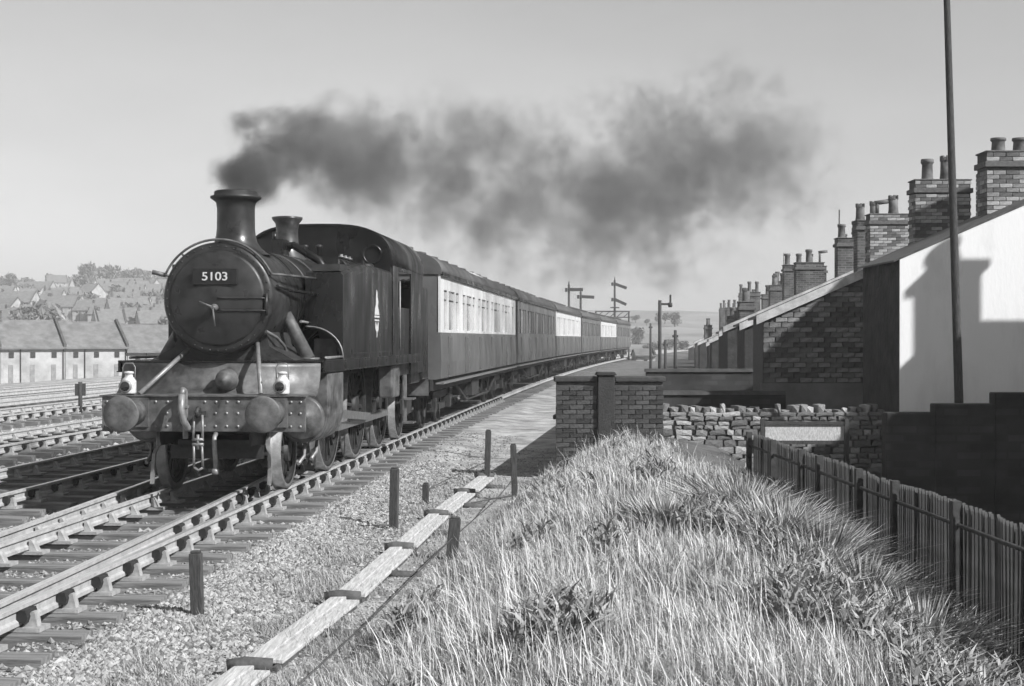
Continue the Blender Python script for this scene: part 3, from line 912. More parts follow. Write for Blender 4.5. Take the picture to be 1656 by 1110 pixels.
for s_ in (-1, 1):
    bog.prism([(-1.5, .55), (-1.15, .78), (1.15, .78), (1.5, .55), (1.4, .45), (1.05, .62), (-1.05, .62), (-1.4, .45)], 'x', s_ * .98 - .04, s_ * .98 + .04)
    for y in (-1.2, 1.2):
        bog.box(s_ * 1.0 - .1, s_ * 1.0 + .1, y - .16, y + .16, .36, .66)
    bog.box(s_ * .98 - .08, s_ * .98 + .08, -.5, .5, .38, .5)
bog.box(-.9, .9, -.3, .3, .5, .9)
for y in (-1.2, 1.2):
    bog.tube([(-.75, y, .53), (.75, y, .53)], .07, 8)
bogie_me = bog.mesh('bogie'); bogie_me.materials.append(M_UNDER)
cw = MB()
cw.lathe([(.12, -.07), (.12, .07)], (0, 0, 0), 'x', 12)
cw.lathe([(.12, -.02), (.46, -.02), (.46, -.065), (.53, -.065), (.53, .05), (.46, .05), (.46, .02), (.12, .02)], (0, 0, 0), 'x', 32, cap=False)
cwheel_me = cw.mesh('wheel'); cwheel_me.materials.append(M_UNDER)
CO = {}
def make_coach(front_s, cream, label, detail):
    Lc = 18.6
    # place on the curve by its two ends
    y0 = front_s; x0 = float(tcx(y0))
    v, _ = tdir(y0 + 9.3)
    x_mid = float(tcx(y0 + 9.3)); y_mid = y0 + 9.3
    org = Vector((x_mid, y_mid, 0)) - v * 9.3
    t = thing('railway_coach', label, 'railway coach', org, -math.atan2(v.x, v.y), 'coaches of the train')
    if cream not in CO:
        D, panes, L = coach_meshes(cream)
        ms = {}
        for k_, (mb, m_) in D.items():
            me = mb.mesh(k_)
            import bmesh
            b = bmesh.new(); b.from_mesh(me); bmesh.ops.recalc_face_normals(b, faces=b.faces); b.to_mesh(me); b.free()
            me.materials.append(m_); ms[k_] = me
        CO[cream] = (ms, panes)
    ms, panes = CO[cream]
    for k_, me in ms.items():
        link(k_, me, t)
    for (x, p, q, z0, z1) in panes:
        pm, fm = pane_mesh(q - p, z1 - z0)
        o = link('window', pm, t, (x, p, z0))
        if detail and x > 0:
            link('ventilator_bar', fm, o, (0, 0, 0))
    for k_ in range(6):
        for sd in (-1, 1):
            link('door_handle', handle_me, t, (sd * 1.405, 1.55 + k_ * 3.1, 1.98))
            link('door_panel', door_me, t, (sd * 1.404, 1.2 + k_ * 3.1, 1.18))
    for k_ in range(9):
        for sd in (-.45, .45):
            link('roof_ventilator', vent_me, t, (sd, 1.4 + k_ * 1.95, 3.77))
    for y in (2.7, 15.9):
        b = link('bogie', bogie_me, t, (0, y, 0))
        for dy in (-1.2, 1.2):
            for sd in (-.745, .745):
                link('wheel', cwheel_me, b, (sd, dy, .53))
    return t
s = 30.25
LB = ['cream and dark coach coupled directly behind the engine', 'all dark second coach, behind the first cream coach', 'cream and dark third coach of the train',
      'all dark fourth coach of the train', 'cream and dark fifth coach of the train', 'all dark hindmost coach of the train']
c1 = None
for k in range(6):
    c = make_coach(s, k % 2 == 0, LB[k], k == 0)
    if k == 0: c1 = c
    s += 19.5
# pale patch on the roof of the first coach
pr = []
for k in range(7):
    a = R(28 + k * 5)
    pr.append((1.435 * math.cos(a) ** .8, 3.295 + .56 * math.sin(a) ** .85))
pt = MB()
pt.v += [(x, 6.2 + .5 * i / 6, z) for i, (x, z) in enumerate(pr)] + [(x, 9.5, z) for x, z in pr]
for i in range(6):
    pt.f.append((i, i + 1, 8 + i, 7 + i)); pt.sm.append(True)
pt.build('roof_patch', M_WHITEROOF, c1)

# ------------------------------------------------------------------ brick and stone pieces
def piece_mesh(l, d, h, mats, jit=.006, seed=0):
    rr = random.Random(seed)
    out = []
    for m_ in mats:
        b = MB().box(-l / 2, l / 2, -d / 2, d / 2, -h / 2, h / 2)
        b.v = [(x + rr.uniform(-jit, jit), y + rr.uniform(-jit, jit), z + rr.uniform(-jit, jit)) for x, y, z in b.v]
        me = b.mesh('piece'); me.materials.append(m_); out.append(me)
    return out
_pc = {}
def bricks(parent, x0, x1, z0, z1, y, mats, bl=.215, bh=.065, joint=.011, depth=.06, name='brick', face='y', key='', clip=None, jit=.004, maxn=300):
    kk = (key, bl, bh, depth)
    if kk not in _pc:
        _pc[kk] = (piece_mesh(bl, depth, bh, mats, jit, 1) + piece_mesh(bl, depth, bh, mats, jit, 2), piece_mesh(bl / 2 - joint / 2, depth, bh, mats, jit, 3))
    full, half = _pc[kk]
    z = z0 + bh / 2; row = 0; n = 0
    while z + bh / 2 <= z1 + 1e-3:
        x = x0 - (bl / 2 + joint / 2 if row % 2 else 0)
        while x < x1 - .03:
            a, b = max(x, x0), min(x + bl, x1)
            w = b - a
            if w > .05 and (clip is None or clip((a + b) / 2, z)):
                ms = full if w > bl * .75 else half
                cx = (a + b) / 2
                loc = (cx, y + random.uniform(-.005, .005), z) if face == 'y' else (y, cx, z)
                o = link(name, random.choice(ms), parent, loc, (0 if face == 'y' else R(90)) + random.uniform(-.008, .008))
                ref = bl if ms is full else bl / 2 - joint / 2
                o.scale = (w / ref, 1, 1)
                n += 1
                if n >= maxn: return n
            x += bl + joint
        z += bh + joint; row += 1
    return n

# bridge parapet of sooty brick
par = thing('bridge_parapet', 'dark sooty brick parapet with a central pier at the end of the bank', 'wall', (0, 0, 0))
PX0, PX1, PY = .71, 2.45, 23.5
MB().box(PX0 + .01, PX1 - .01, PY, PY + .3, -.6, 1.24).prism([(PX0 + .01, PY + .3), (PX0 + .32, PY + .3), (PX0 + 2.1, PY + 16), (PX0 + 1.79, PY + 16)], 'z', -.6, .62).build('wall_core', M_DMORTAR, par)
cpn = MB().box(PX0 - .03, 1.38, PY - .05, PY + .35, 1.25, 1.34)
cpn.box(1.66, PX1 + .03, PY - .05, PY + .35, 1.25, 1.34)
cpn.prism([(PX0 - .04, PY + .35), (PX0 + .36, PY + .35), (PX0 + 2.14, PY + 16), (PX0 + 1.74, PY + 16)], 'z', .622, .70)
cpn.build('coping', M_BRICK[1], par, bevel=.02)
bricks(par, PX0, 1.38, -.1, 1.24, PY - .012, M_BRICK, key='par')
bricks(par, 1.66, PX1, -.1, 1.24, PY - .012, M_BRICK, key='par')
pi = MB().box(1.385, 1.655, PY - .1, PY + .3, -.6, 1.36)
pi.prism([(1.35, 1.36), (1.69, 1.36), (1.66, 1.41), (1.38, 1.41)], 'y', PY - .13, PY + .33)
pi.build('pier', M_BRICK[0], par, bevel=.01)

# rubble stone wall with upright coping stones
rw = thing('rubble_stone_wall', 'sunlit rubble stone wall with upright coping stones beyond the fence', 'wall', (0, 0, 0))
MB().box(2.46, 6.25, 24.42, 24.8, -3, .70).build('wall_core', M_MORTAR, rw)
def stone_mesh(seed, l, d, h, m_):
    rr = random.Random(seed)
    b = MB()
    b.v = []
    for sx in (-1, 1):
        for sy in (-1, 1):
            for sz in (-1, 1):
                b.v.append((sx * l / 2 * rr.uniform(.75, 1), sy * d / 2 * rr.uniform(.8, 1), sz * h / 2 * rr.uniform(.75, 1)))
    b.v += [(0, -d / 2 * 1.1, 0), (0, d / 2 * 1.1, 0), (0, 0, h / 2 * 1.05)]
    for f in ((0, 1, 8), (1, 5, 8), (5, 4, 8), (4, 0, 8), (2, 9, 3), (3, 9, 7), (7, 9, 6), (6, 9, 2), (1, 3, 10), (3, 7, 10), (7, 5, 10), (5, 1, 10), (0, 4, 6, 2), (0, 2, 3, 1), (4, 5, 7, 6)):
        b.f.append(f); b.sm.append(False)
    me = b.mesh('stone'); me.materials.append(m_); return me
ST = [stone_mesh(k, 1, 1, 1, M_RUBBLE[k % 3]) for k in range(9)]
z = -.3
while z < .66:
    h = random.uniform(.065, .12); x = 2.46 + random.uniform(-.1, .05)
    while x < 6.2:
        l = random.uniform(.12, .34)
        o = link('stone', random.choice(ST), rw, (x + l / 2, 24.40 + random.uniform(-.02, .02), z + h / 2), random.uniform(-.04, .04))
        o.rotation_euler.y = random.uniform(-.12, .12); o.scale = (l * random.uniform(.92, 1.05), .16, h * random.uniform(.9, 1.2)); x += l
    z += h
x = 2.5
while x < 6.2:
    l = random.uniform(.06, .15); h = random.uniform(.07, .19)
    o = link('coping_stone', random.choice(ST), rw, (x + l / 2, 24.6 + random.uniform(-.03, .03), .70 + h / 2 - .03), random.uniform(-.3, .3))
    o.scale = (l, .36, h); x += l + random.uniform(0, .03)

# framed board standing in front of the stone wall
fb = thing('framed_board', 'pale framed board on posts in front of the rubble wall', 'notice board', (0, 0, 0))
BX0, BX1, BY = 4.02, 5.36, 23.3
zt, zb = EYE - 136 / 101, EYE - 168 / 101
MB().box(BX0 + .04, BX1 - .04, BY, BY + .02, zb + .03, zt - .02).build('board', M_PLANK, fb)
MB().box(BX0, BX1, BY - .03, BY + .03, zt - .03, zt + .02).build('top_rail', M_WOODPOST, fb)
MB().box(BX0, BX1, BY - .03, BY + .03, zb - .03, zb + .03).build('bottom_rail', M_WOODPOST, fb)
for x in (BX0, BX1):
    MB().box(x - .035, x + .035, BY - .04, BY + .04, -1.4, zt + .06).build('post', M_WOODPOST, fb)

# ------------------------------------------------------------------ houses on the right
def pot(parent, loc, r=.12, h=.42, kind=0):
    if kind == 0:
        p = [(r * 1.15, 0), (r, .05), (r * .92, h * .75), (r * 1.05, h * .8), (r * 1.15, h * .84), (r * 1.1, h), (r * .85, h), (r * .8, h * .7)]
        return MB().lathe(p, loc, 'z', 14, cap=False).build('chimney_pot', M_POT, parent)
    if kind == 1:   # crown pot with a toothed top
        m_ = MB().lathe([(r * 1.2, 0), (r * 1.05, h * .3), (r * 1.0, h * .8), (r * .8, h * .8), (r * .8, h * .3)], loc, 'z', 14, cap=False)
        for k in range(6):
            a = k * math.pi / 3
            m_.box(-.03, .03, r * .75, r * 1.08, h * .78, h, Matrix.Translation(loc) @ Matrix.Rotation(a, 4, 'Z'))
        return m_.build('chimney_pot', M_POT, parent)
    m_ = MB().tube([Vector(loc), Vector(loc) + Vector((0, 0, h))], .05, 10)      # pipe with a hooded cowl
    m_.tube([Vector(loc) + Vector((-.05, 0, h)), Vector(loc) + Vector((.30, 0, h + .05))], .06, 10)
    return m_.build('chimney_cowl', M_POT, parent)

def stack(parent, cx, cy, w, d, z0, z1, pots, detail=False):
    st_ = MB()
    core = MB().box(cx - w / 2 + .008, cx + w / 2 - .008, cy - d / 2 + .008, cy + d / 2 - .008, z0 - .9, z1)
    s_o = core.build('chimney_stack', M_DMORTAR if detail else M_FARBRICK, parent)
    cap = MB().box(cx - w / 2 - .04, cx + w / 2 + .04, cy - d / 2 - .04, cy + d / 2 + .04, z1 - .26, z1 - .16)
    cap.box(cx - w / 2 - .02, cx + w / 2 + .02, cy - d / 2 - .02, cy + d / 2 + .02, z1, z1 + .03)
    cap.build('stack_cap', M_CBRICK[0], s_o, bevel=.01)
    if detail:
        bricks(s_o, cx - w / 2, cx + w / 2, z0 - .5, z1 - .27, cy - d / 2 - .0, M_CBRICK, key='ch', depth=.03, jit=.003)
        bricks(s_o, cx - w / 2, cx + w / 2, z1 - .15, z1, cy - d / 2 - .0, M_CBRICK, key='ch', depth=.03, jit=.003)
        bricks(s_o, cy - d / 2, cy + d / 2, z0 - .5, z1 - .27, cx - w / 2, M_CBRICK, key='ch', depth=.03, face='x', jit=.003)
    for dx, kd, h in pots:
        pot(s_o, (cx + dx, cy, z1 + .02), kind=kd, h=h)
    return s_o

# nearest: white rendered house end
hA = thing('white_rendered_house', 'white rendered house end at right with chimney shadow across it', 'house', (0, 0, 0))
def vA(x): return 3.26 + .434 * (x - 6.4)
wl = MB().prism([(6.4, -3.0), (12.5, -3.0), (12.5, vA(12.5)), (6.4, 3.26)], 'y', 24.0, 26.5)
wl.build('wall', M_DARKWALL, hA)
MB().prism([(6.395, -3.0), (12.5, -3.0), (12.5, vA(12.5) - .002), (6.395, vA(6.395) - .002)], 'y', 23.97, 23.999).build('rendered_face', M_RENDER, hA)
rf = MB().prism([(6.30, vA(6.30) + .0), (12.5, vA(12.5)), (12.5, vA(12.5) + .04), (6.30, vA(6.30) + .03)], 'y', 23.962, 26.6)
rf.build('roof', M_SLATE, hA)
stack(hA, 8.72, 25.6, .9, .55, vA(8.5), 5.2, [(-.16, 0, .26), (.22, 0, .26)], True)
# tall main block of the same house, outside the picture, whose shadow falls on the next house
mb_ = MB().box(12.51, 18, 24.2, 27.2, -3, 8.5).prism([(12.3, 8.45), (18.2, 8.45), (15.2, 9.7)], 'y', 24.0, 27.4)
mb_.build('main_block', M_LIME, hA)

# stone house behind it
def house(k, Y, left, zl, depth, wallmat, label, pots, detail=False, chw=.95, chx=3.75, chz=1.15):
    h = thing('terrace_house', label, 'house', (0, 0, 0), 0, 'terrace houses backing on the line')
    sl = .434
    R_ = left + 6.6
    zz = lambda x: zl + sl * (x - left)
    sk = .11 * depth
    def para(x0, x1, z0f, z1f, y0, y1, mb):
        k_ = len(mb.v)
        for y in (y0, y1):
            s2 = .11 * (y - Y)
            mb.v.extend([(x0 + s2, y, z0f(x0)), (x1 + s2, y, z0f(x1)), (x1 + s2, y, z1f(x1)), (x0 + s2, y, z1f(x0))])
        for f in ((0, 1, 2, 3), (7, 6, 5, 4), (0, 4, 5, 1), (1, 5, 6, 2), (2, 6, 7, 3), (3, 7, 4, 0)):
            mb.f.append(tuple(q + k_ for q in f)); mb.sm.append(False)
        return mb
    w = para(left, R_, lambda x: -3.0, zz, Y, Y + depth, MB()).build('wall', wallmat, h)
    para(left - .12, R_ + .05, lambda x: zz(x) + .01, lambda x: zz(x) + .07, Y - .06, Y + depth + .06, MB()).build('roof', M_SLATE, h)
    para(left - .14, R_, lambda x: zz(x) - .10, lambda x: zz(x) + .085, Y - .10, Y - .062, MB()).build('bargeboard', M_BARGE, h)
    cx = left + chx
    so = stack(h, cx + .11 * .5, Y + .55, chw, .5, zz(cx) - (.5 if k > 3 else 0), zz(cx) + chz, pots, detail)
    return h, zz
HL = ['bare stone terrace house with its end wall half in shadow, next to the white one', 'second terrace house beyond the white one', 'third terrace house beyond the white one', 'fourth terrace house beyond the white one',
      'fifth terrace house beyond the white one', 'sixth terrace house beyond the white one', 'seventh terrace house beyond the white one', 'eighth terrace house beyond the white one', 'ninth terrace house beyond the white one', 'last but one terrace house at the far end of the row', 'farthest terrace house in the row']
ys = [30, 37.5, 46, 54.5, 63, 72, 82, 96, 112, 130, 152]
pots_ = [[(-.26, 0, .45), (.14, 1, .52)], [(-.25, 2, .3), (.17, 1, .5)], [(-.15, 0, .45), (.3, 0, .55)], [(0, 0, .5)], [(-.3, 0, .5), (.2, 0, .5)], [(-.2, 1, .5), (.2, 0, .6)], [(-.2, 0, .55), (.25, 0, .7)], [(-.25, 0, .7), (.25, 0, .7)], [(-.2, 0, .7)], [(-.25, 0, .7), (.25, 0, .7)], [(0, 0, .8)]]
hB = None
for k, Y in enumerate(ys):
    left = 1.88 + .11 * Y
    zl_ = 2.40 - .011 * (Y - 30)
    hv = random.Random(40 + k)
    jx, jw, jz = (0, 0, 0) if k < 2 else (hv.uniform(-.5, .4), hv.uniform(-.35, .25), hv.uniform(-.3, .25))
    h_, zz_ = house(k, Y, left + (0 if k < 2 else hv.uniform(-.25, .35)), zl_ + (0 if k < 2 else hv.uniform(-.25, .2)), 3.6 if k == 0 else 4.6 + hv.uniform(-.8, .6), M_DMORTAR if k == 0 else M_DARKWALL, HL[k], pots_[k], k < 2, chw=(1.16 if k == 0 else 1.0 + jw), chz=(1.22 if k == 0 else 1.15 + .011 * (Y - 30) + jz), chx=3.75 + jx)
    if k >= 1:
        stack(h_, left + 3.9 + hv.uniform(-.4, .4) + .45, Y + 4.0, .9 + hv.uniform(-.3, .2), .5, zz_(left + 3.9) - .4, zz_(left + 3.9) + 1.05 + .011 * (Y - 30) + hv.uniform(-.35, .2), [(-.2, hv.choice((0, 1)), hv.uniform(.35, .6)), (.2, hv.choice((0, 1, 2)), hv.uniform(.3, .6))])
    if k in (2, 4, 5, 7, 9):
        stack(h_, left + .5 + hv.uniform(0, .8) + .3, Y + 2.2, .5, .45, zl_ + .2, zl_ + .95 + hv.uniform(-.1, .3), [(0, hv.choice((0, 1)), .45)])
    if k in (3, 6):
        MB().tube([(left + 4.6, Y + 1, zl_ + 1.8), (left + 4.62, Y + 1, zl_ + 4.2 + .01 * Y)], .025, 6).build('aerial_pole', M_WOODPOST, h_)
    if k == 0: hB = (h_, zz_, left, Y)
# stones of the first house's end wall
h_, zz_, left, Y = hB
bricks(h_, left + .01, left + 3.1, 1.05, 3.7, Y - .01, M_HSTONE, bl=.235, bh=.088, joint=.016, depth=.05, name='stone_block', key='hB', clip=lambda x, z: z < zz_(x) - .12, jit=.012)
MB().box(left - .02, left + 3.2, Y - .05, Y + .2, -3, 1.03).build('limewashed_base', M_LIME, h_)

# house outside the picture on the right: its back wing throws the shadow on the white wall and the yard
hC = thing('back_wing_house', 'grey house wing outside the right edge, whose chimney shades the white wall', 'house', (0, 0, 0))
MB().box(12.28, 18, 7.5, 20.4, -3, 6.95).build('wall', M_LIME, hC)
MB().box(12.25, 18.1, 7.4, 20.45, 6.95, 7.05).build('roof', M_SLATE, hC)
stk = MB().box(12.28, 12.98, 20.0, 20.3, 7.0, 8.25).box(12.2, 13.06, 19.95, 20.35, 8.08, 8.2)
stk.lathe([(.19, 8.25), (.15, 8.5), (.18, 8.55), (.18, 8.62)], (12.55, 20.15, 0), 'z', 14)
stk.build('chimney_stack', M_CBRICK[1], hC)

# dark back yard walls left of the terrace
for Y_, xa, xb, zt_, lb in ((28.4, 2.75, 5.35, .93, 'dark back yard wall behind the rubble wall, nearest the stone house'), (36.2, 3.35, 6.0, 1.2, 'dark back yard wall behind the nearer one, left of the terrace')):
    w_ = thing('back_yard_wall', lb, 'wall', (0, 0, 0), 0, 'back yard walls of the terrace')
    MB().box(xa, xb, Y_, Y_ + .25, -3.2, zt_ - .08).build('wall_body', M_YARDBRICK, w_)
    MB().prism([(Y_ - .04, zt_ - .08), (Y_ + .29, zt_ - .08), (Y_ + .2, zt_), (Y_ + .05, zt_)], 'x', xa - .03, xb).build('coping', M_DARKWALL, w_)
# low yard wall in shadow
yw = thing('yard_wall', 'dark stepped yard wall below the white house', 'wall', (0, 0, 0))
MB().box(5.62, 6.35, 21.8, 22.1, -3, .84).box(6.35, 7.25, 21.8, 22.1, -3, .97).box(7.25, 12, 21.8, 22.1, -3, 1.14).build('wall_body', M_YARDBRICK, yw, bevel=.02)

# tall pole in front of the white wall
pl_ = thing('tall_pole', 'tall thin leaning timber pole in front of the white wall', 'pole', (6.97, 22.6, -2.9))
MB().tube([(0, 0, 0), (-.02, 0, 3.9), (-.21, 0, 10.0), (-.26, 0, 11.3)], [.075, .068, .05, .045], 12).build('pole_shaft', M_WOODPOST, pl_)
MB().box(-.09, .09, -.09, .09, 0, .25).build('pole_collar', M_WOODPOST, pl_)

# ------------------------------------------------------------------ paling fence
fe = thing('paling_fence', 'long dark fence of close upright palings along the bank', 'fence', (0, 0, 0))
FA = math.atan(.029)
FT = .62
pm_ = []
for k in range(4):
    b = MB()
    w, d = .032, .026
    tp = random.uniform(-.008, .008)
    b.prism([(-w / 2, 0), (w / 2, 0), (w / 2, 1.36 + tp), (0, 1.40 + tp), (-w / 2, 1.36 + tp)], 'y', -d / 2, d / 2)
    me = b.mesh('paling'); me.materials.append(M_FENCE); pm_.append(me)
y = 8.9; n = 0
while y < 20.35:
    zt_ = FT + .012 * math.sin(y * 1.7)
    if random.random() > .015:
        o = link('paling', random.choice(pm_), fe, (float(fence_x(y)), y, zt_ - 1.40 + random.uniform(-.006, .006)), R(90) + FA)
        o.rotation_euler = (random.uniform(-.012, .012), random.uniform(-.01, .01), R(90) + FA + random.uniform(-.06, .06))
    y += .063
for py in (9.6, 11.72, 13.4, 14.65, 16.3, 17.2, 18.8, 20.4):
    MB().box(-.035, .035, -.04, .04, -.95, FT + .02).build('fence_post', M_FENCEPOST, fe, (float(fence_x(py)) - .06, py, 0), FA)
for zr in (FT - .17, FT - .98):
    fr_ = MB()
    A = Vector((float(fence_x(8.8)) - .05, 8.8, zr)); B = Vector((float(fence_x(20.45)) - .05, 20.45, zr))
    fr_.tube([A, B], .02, 6)
    fr_.build('fence_rail', M_FENCEPOST, fe)

# ------------------------------------------------------------------ trackside timber trunking, posts, wires
def gz(x, y): return float(hz(x, y))
tr = thing('timber_trunking', 'bleached plank trunking on dark round bearers beside the line', 'cable trunking', (0, 0, 0))
pts = [(-1.93, 8.3), (-1.74, 9.75), (-1.42, 12.35), (-1.17, 15.3), (-.93, 18.2), (-.66, 20.8), (-.42, 23.2)]
for (a, b) in zip(pts[:-1], pts[1:]):
    A = Vector((a[0], a[1], gz(*a) + .055)); B = Vector((b[0], b[1], gz(*b) + .05))
    d = (B - A); L = d.length; ang = -math.atan2(d.x, d.y)
    M = Matrix.Translation(A) @ Matrix.Rotation(ang, 4, 'Z') @ Matrix.Rotation(math.atan2(d.z, L), 4, 'X')
    ins = .10
    MB().box(-.11, .02, ins, L - ins * .3, .0, .035, M).build('plank', M_PLANK, tr, bevel=.006)
    MB().box(.03, .15, ins + random.uniform(0, .3), L - ins, -.01, .022, M).build('plank', M_PLANK, tr, bevel=.006)
    MB().box(-.10, -.07, ins, L - ins, -.1, -.002, M).box(.10, .13, ins, L - ins, -.1, -.012, M).build('trough_side', M_BEARER, tr)
for (x, y) in pts:
    zt_ = gz(x, y) + .075
    MB().tube([(x - .17, y - .02, zt_), (x - .05, y, zt_ + .012), (x + .13, y + .03, zt_)], [.045, .05, .042], 10).build('bearer', M_BEARER, tr)
for (a, b) in zip(pts[1:-1], pts[2:]):
    x, y = (a[0] + b[0]) / 2 + .15, (a[1] + b[1]) / 2
    zt_ = gz(x, y) + .03
    MB().tube([(x - .1, y, zt_), (x + .28, y + .04, zt_ - .02)], .04, 8).build('bearer', M_BEARER, tr)

def post(x, y, h, w, label, lean=(0, 0), top=None):
    t = tag(MB().prism([(-w / 2, -w / 2.4), (w / 2, -w / 2.4), (w / 2, w / 2.4), (-w / 2, w / 2.4)], 'z', -.25, h - .02).box(-w / 2 * .8, w / 2 * .8, -w / 3, w / 3, h - .02, h).build('timber_post', M_WOODPOST, None, (x, y, gz(x, y)), random.uniform(-.2, .2), bevel=.008), label, 'post', 'short timber posts beside the line')
    t.rotation_euler.x = lean[1]; t.rotation_euler.y = lean[0]
    return t
post(-2.50, 11.55, .52, .095, 'short leaning post in the ballast at lower left, near the sleeper ends', (-.03, 0))
post(-1.41, 17.3, .74, .10, 'tall post on the path, left of the little stump', (.02, 0))
post(-1.18, 19.8, .31, .085, 'little stump post on the path beyond the planks', (.03, 0))
post(-.62, 14.9, .44, .12, 'squat dark post at the grass edge beside the planks', (.09, 0))
post(-.40, 23.2, .82, .09, 'farthest tall post near the foot of the brick parapet', (.03, 0))
post(.04, 20.4, .78, .085, 'tall slim post standing in the edge of the grass', (-.03, 0))
def wire(pts, r, label, n='signal_wire'):
    return tag(MB().tube(pts, r, 6).build(n, M_WIRE), label, 'wire', 'signal wires along the bank')
def wpt(x, y, dz): return (x, y, gz(x, y) + dz)
wire([wpt(-1.35, 9.0, .10), wpt(-1.05, 11, .16), wpt(-.62, 14.8, .22), wpt(-.2, 18, .25), wpt(.02, 20.3, .30)], .007, 'signal wire running along the grass edge past the squat post')
wire([wpt(-1.45, 17.25, .06), wpt(-1.75, 17.2, .03), wpt(-2.1, 17.6, .0)], .008, 'loose wire end trailing left from the tall post')
wire([wpt(-.42, 23.2, .3), wpt(-.9, 22.8, .12), wpt(-1.3, 21.3, .02)], .008, 'loose wire sagging left from the farthest post')
wire([wpt(.04, 20.4, .05), wpt(-.3, 20.2, .04), wpt(-.55, 19.8, .03)], .012, 'thick loose wire at the foot of the slim post')

# ------------------------------------------------------------------ ballast, grass
def scatter_stones(name, n, xf, smin, smax, tone, label=None):
    Xs, Ys = xf(n)
    n = len(Xs)
    Zs = hz(Xs, Ys)
    base = np.array([[1, 0, 0], [-1, 0, 0], [0, 1, 0], [0, -1, 0], [0, 0, 1], [0, 0, -1]], float)
    fc = np.array([[0, 2, 4], [2, 1, 4], [1, 3, 4], [3, 0, 4], [2, 0, 5], [1, 2, 5], [3, 1, 5], [0, 3, 5]])
    sz = rng.uniform(smin, smax, n) * (1 + rng.random(n) ** 4)
    V = base[None] * rng.uniform(.6, 1.25, (n, 6, 1)) * sz[:, None, None]
    V = V + rng.uniform(-.25, .25, (n, 6, 3)) * sz[:, None, None]
    a = rng.uniform(0, 2 * np.pi, n)
    c, s_ = np.cos(a)[:, None], np.sin(a)[:, None]
    x, y = V[:, :, 0] * c - V[:, :, 1] * s_, V[:, :, 0] * s_ + V[:, :, 1] * c
    V = np.stack([x + Xs[:, None], y + Ys[:, None], V[:, :, 2] * .7 + (Zs + sz * .25)[:, None]], 2).reshape(-1, 3)
    F = (fc[None] + (np.arange(n) * 6)[:, None, None]).reshape(-1, 3)
    T = np.repeat(rng.uniform(tone[0], tone[1], n), 6)
    return np_mesh(name, V, F, M_STONE, 'tone', T)
def near_y(n, a, b, p=1.0):     # more pieces near the camera
    u = rng.random(n)
    return 1 / (1 / a + u * (1 / b - 1 / a))
def ball_area(n):
    Y = near_y(n, 6.5, 34)
    d = rng.uniform(-5.2, 2.75, n)
    keep = (np.abs(np.abs(d) - .7525) > .10)
    Y, d = Y[keep], d[keep]
    return tcx(Y) + d, Y
tag(scatter_stones('ballast', 70000, ball_area, .008, .022, (.09, .44)), 'loose pale ballast stones around the rails', 'ballast', kind='stuff')
def shoulder(n):
    Y = near_y(n, 6.5, 26)
    d = 1.35 + np.abs(rng.normal(0, .55, n))
    keep = d < 3.1
    return (tcx(Y) + d)[keep], Y[keep]
tag(scatter_stones('ballast_shoulder', 64000, shoulder, .008, .022, (.10, .52)), 'heap of broken stone along the sleeper ends', 'ballast', kind='stuff')
def yard(n):
    Y = near_y(n, 17, 70)
    d = rng.uniform(-24, -5, n)
    return tcx(Y) + d, Y
tag(scatter_stones('yard_gravel', 16000, yard, .02, .05, (.3, .75)), 'scattered gravel over the goods yard', 'gravel', kind='stuff')

def path_area(n):
    Y = near_y(n, 7, 30)
    X = tcx(Y) + rng.uniform(2.0, 4.6, n)
    k_ = X - (-2.35 + .11 * Y) < .5
    return X[k_], Y[k_]
tag(scatter_stones('path_cinders', 45000, path_area, .005, .012, (.12, .5)), 'fine cinders covering the path beside the line', 'cinders', kind='stuff')

def blades(name, X, Y, h, lean_dir, lean, width, tone, label, cat='grass', kind='stuff'):
    n = len(X)
    Z = hz(X, Y) - .02
    a = rng.uniform(0, np.pi, n)
    wx, wy = np.cos(a) * width / 2, np.sin(a) * width / 2
    dx, dy = np.cos(lean_dir) * lean, np.sin(lean_dir) * lean
    P = np.zeros((n, 5, 3))
    for i, (f, wf) in enumerate(((0, 1), (0, -1), (.55, .8), (.55, -.8), (1, 0))):
        bend = f ** 1.8
        P[:, i, 0] = X + wx * wf + dx * h * bend
        P[:, i, 1] = Y + wy * wf + dy * h * bend
        P[:, i, 2] = Z + h * f * (1 - .25 * np.minimum(lean, 1.3) * f)
    V = P.reshape(-1, 3)
    k = (np.arange(n) * 5)[:, None]
    F = np.concatenate([k + np.array([[0, 1, 3]]), k + np.array([[0, 3, 2]]), k + np.array([[2, 3, 4]])], 0)
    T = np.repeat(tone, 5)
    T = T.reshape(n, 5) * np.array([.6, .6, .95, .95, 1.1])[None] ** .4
    return tag(np_mesh(name, V, F, M_GRASS, 'tone', T.ravel()), label, cat, kind=kind)
# the long grass of the bank, in clumps
nc, nb = 9000, 36
CY = near_y(nc, 6.2, 24.3); CX = rng.uniform(-2.6, 4.1, nc)
wav = np.sin(CX * 3.1 + 2 * np.sin(CY * 1.1)) * np.sin(CY * 2.3 + CX) + .6 * np.sin(CX * 7 + CY * 5)
cb = CX - (-2.35 + .11 * CY)
ck = (cb > .35 * rng.random(nc)) & (CX < fence_x(CY) + .05) & ~((CY > 20.4) & (CX > 2.2) & (rng.random(nc) > .15)) & ~((CY > 23.2) & (CX > .6))
CX, CY, wav, cb = CX[ck], CY[ck], wav[ck], cb[ck]; nc = len(CX)
c_h = rng.uniform(.6, 1.25, nc) * (1 + .2 * wav); c_t = np.clip(.52 + .13 * wav + .15 * rng.normal(0, 1, nc), .08, .72)
c_d = rng.uniform(0, 2 * np.pi, nc); c_d[rng.random(nc) < .45] = R(165); c_l = rng.uniform(.1, 1.0, nc)
dark = rng.random(nc) < .13 + .12 * (np.sin(CX * 1.7 + 1) * np.sin(CY * 1.1) > .3)
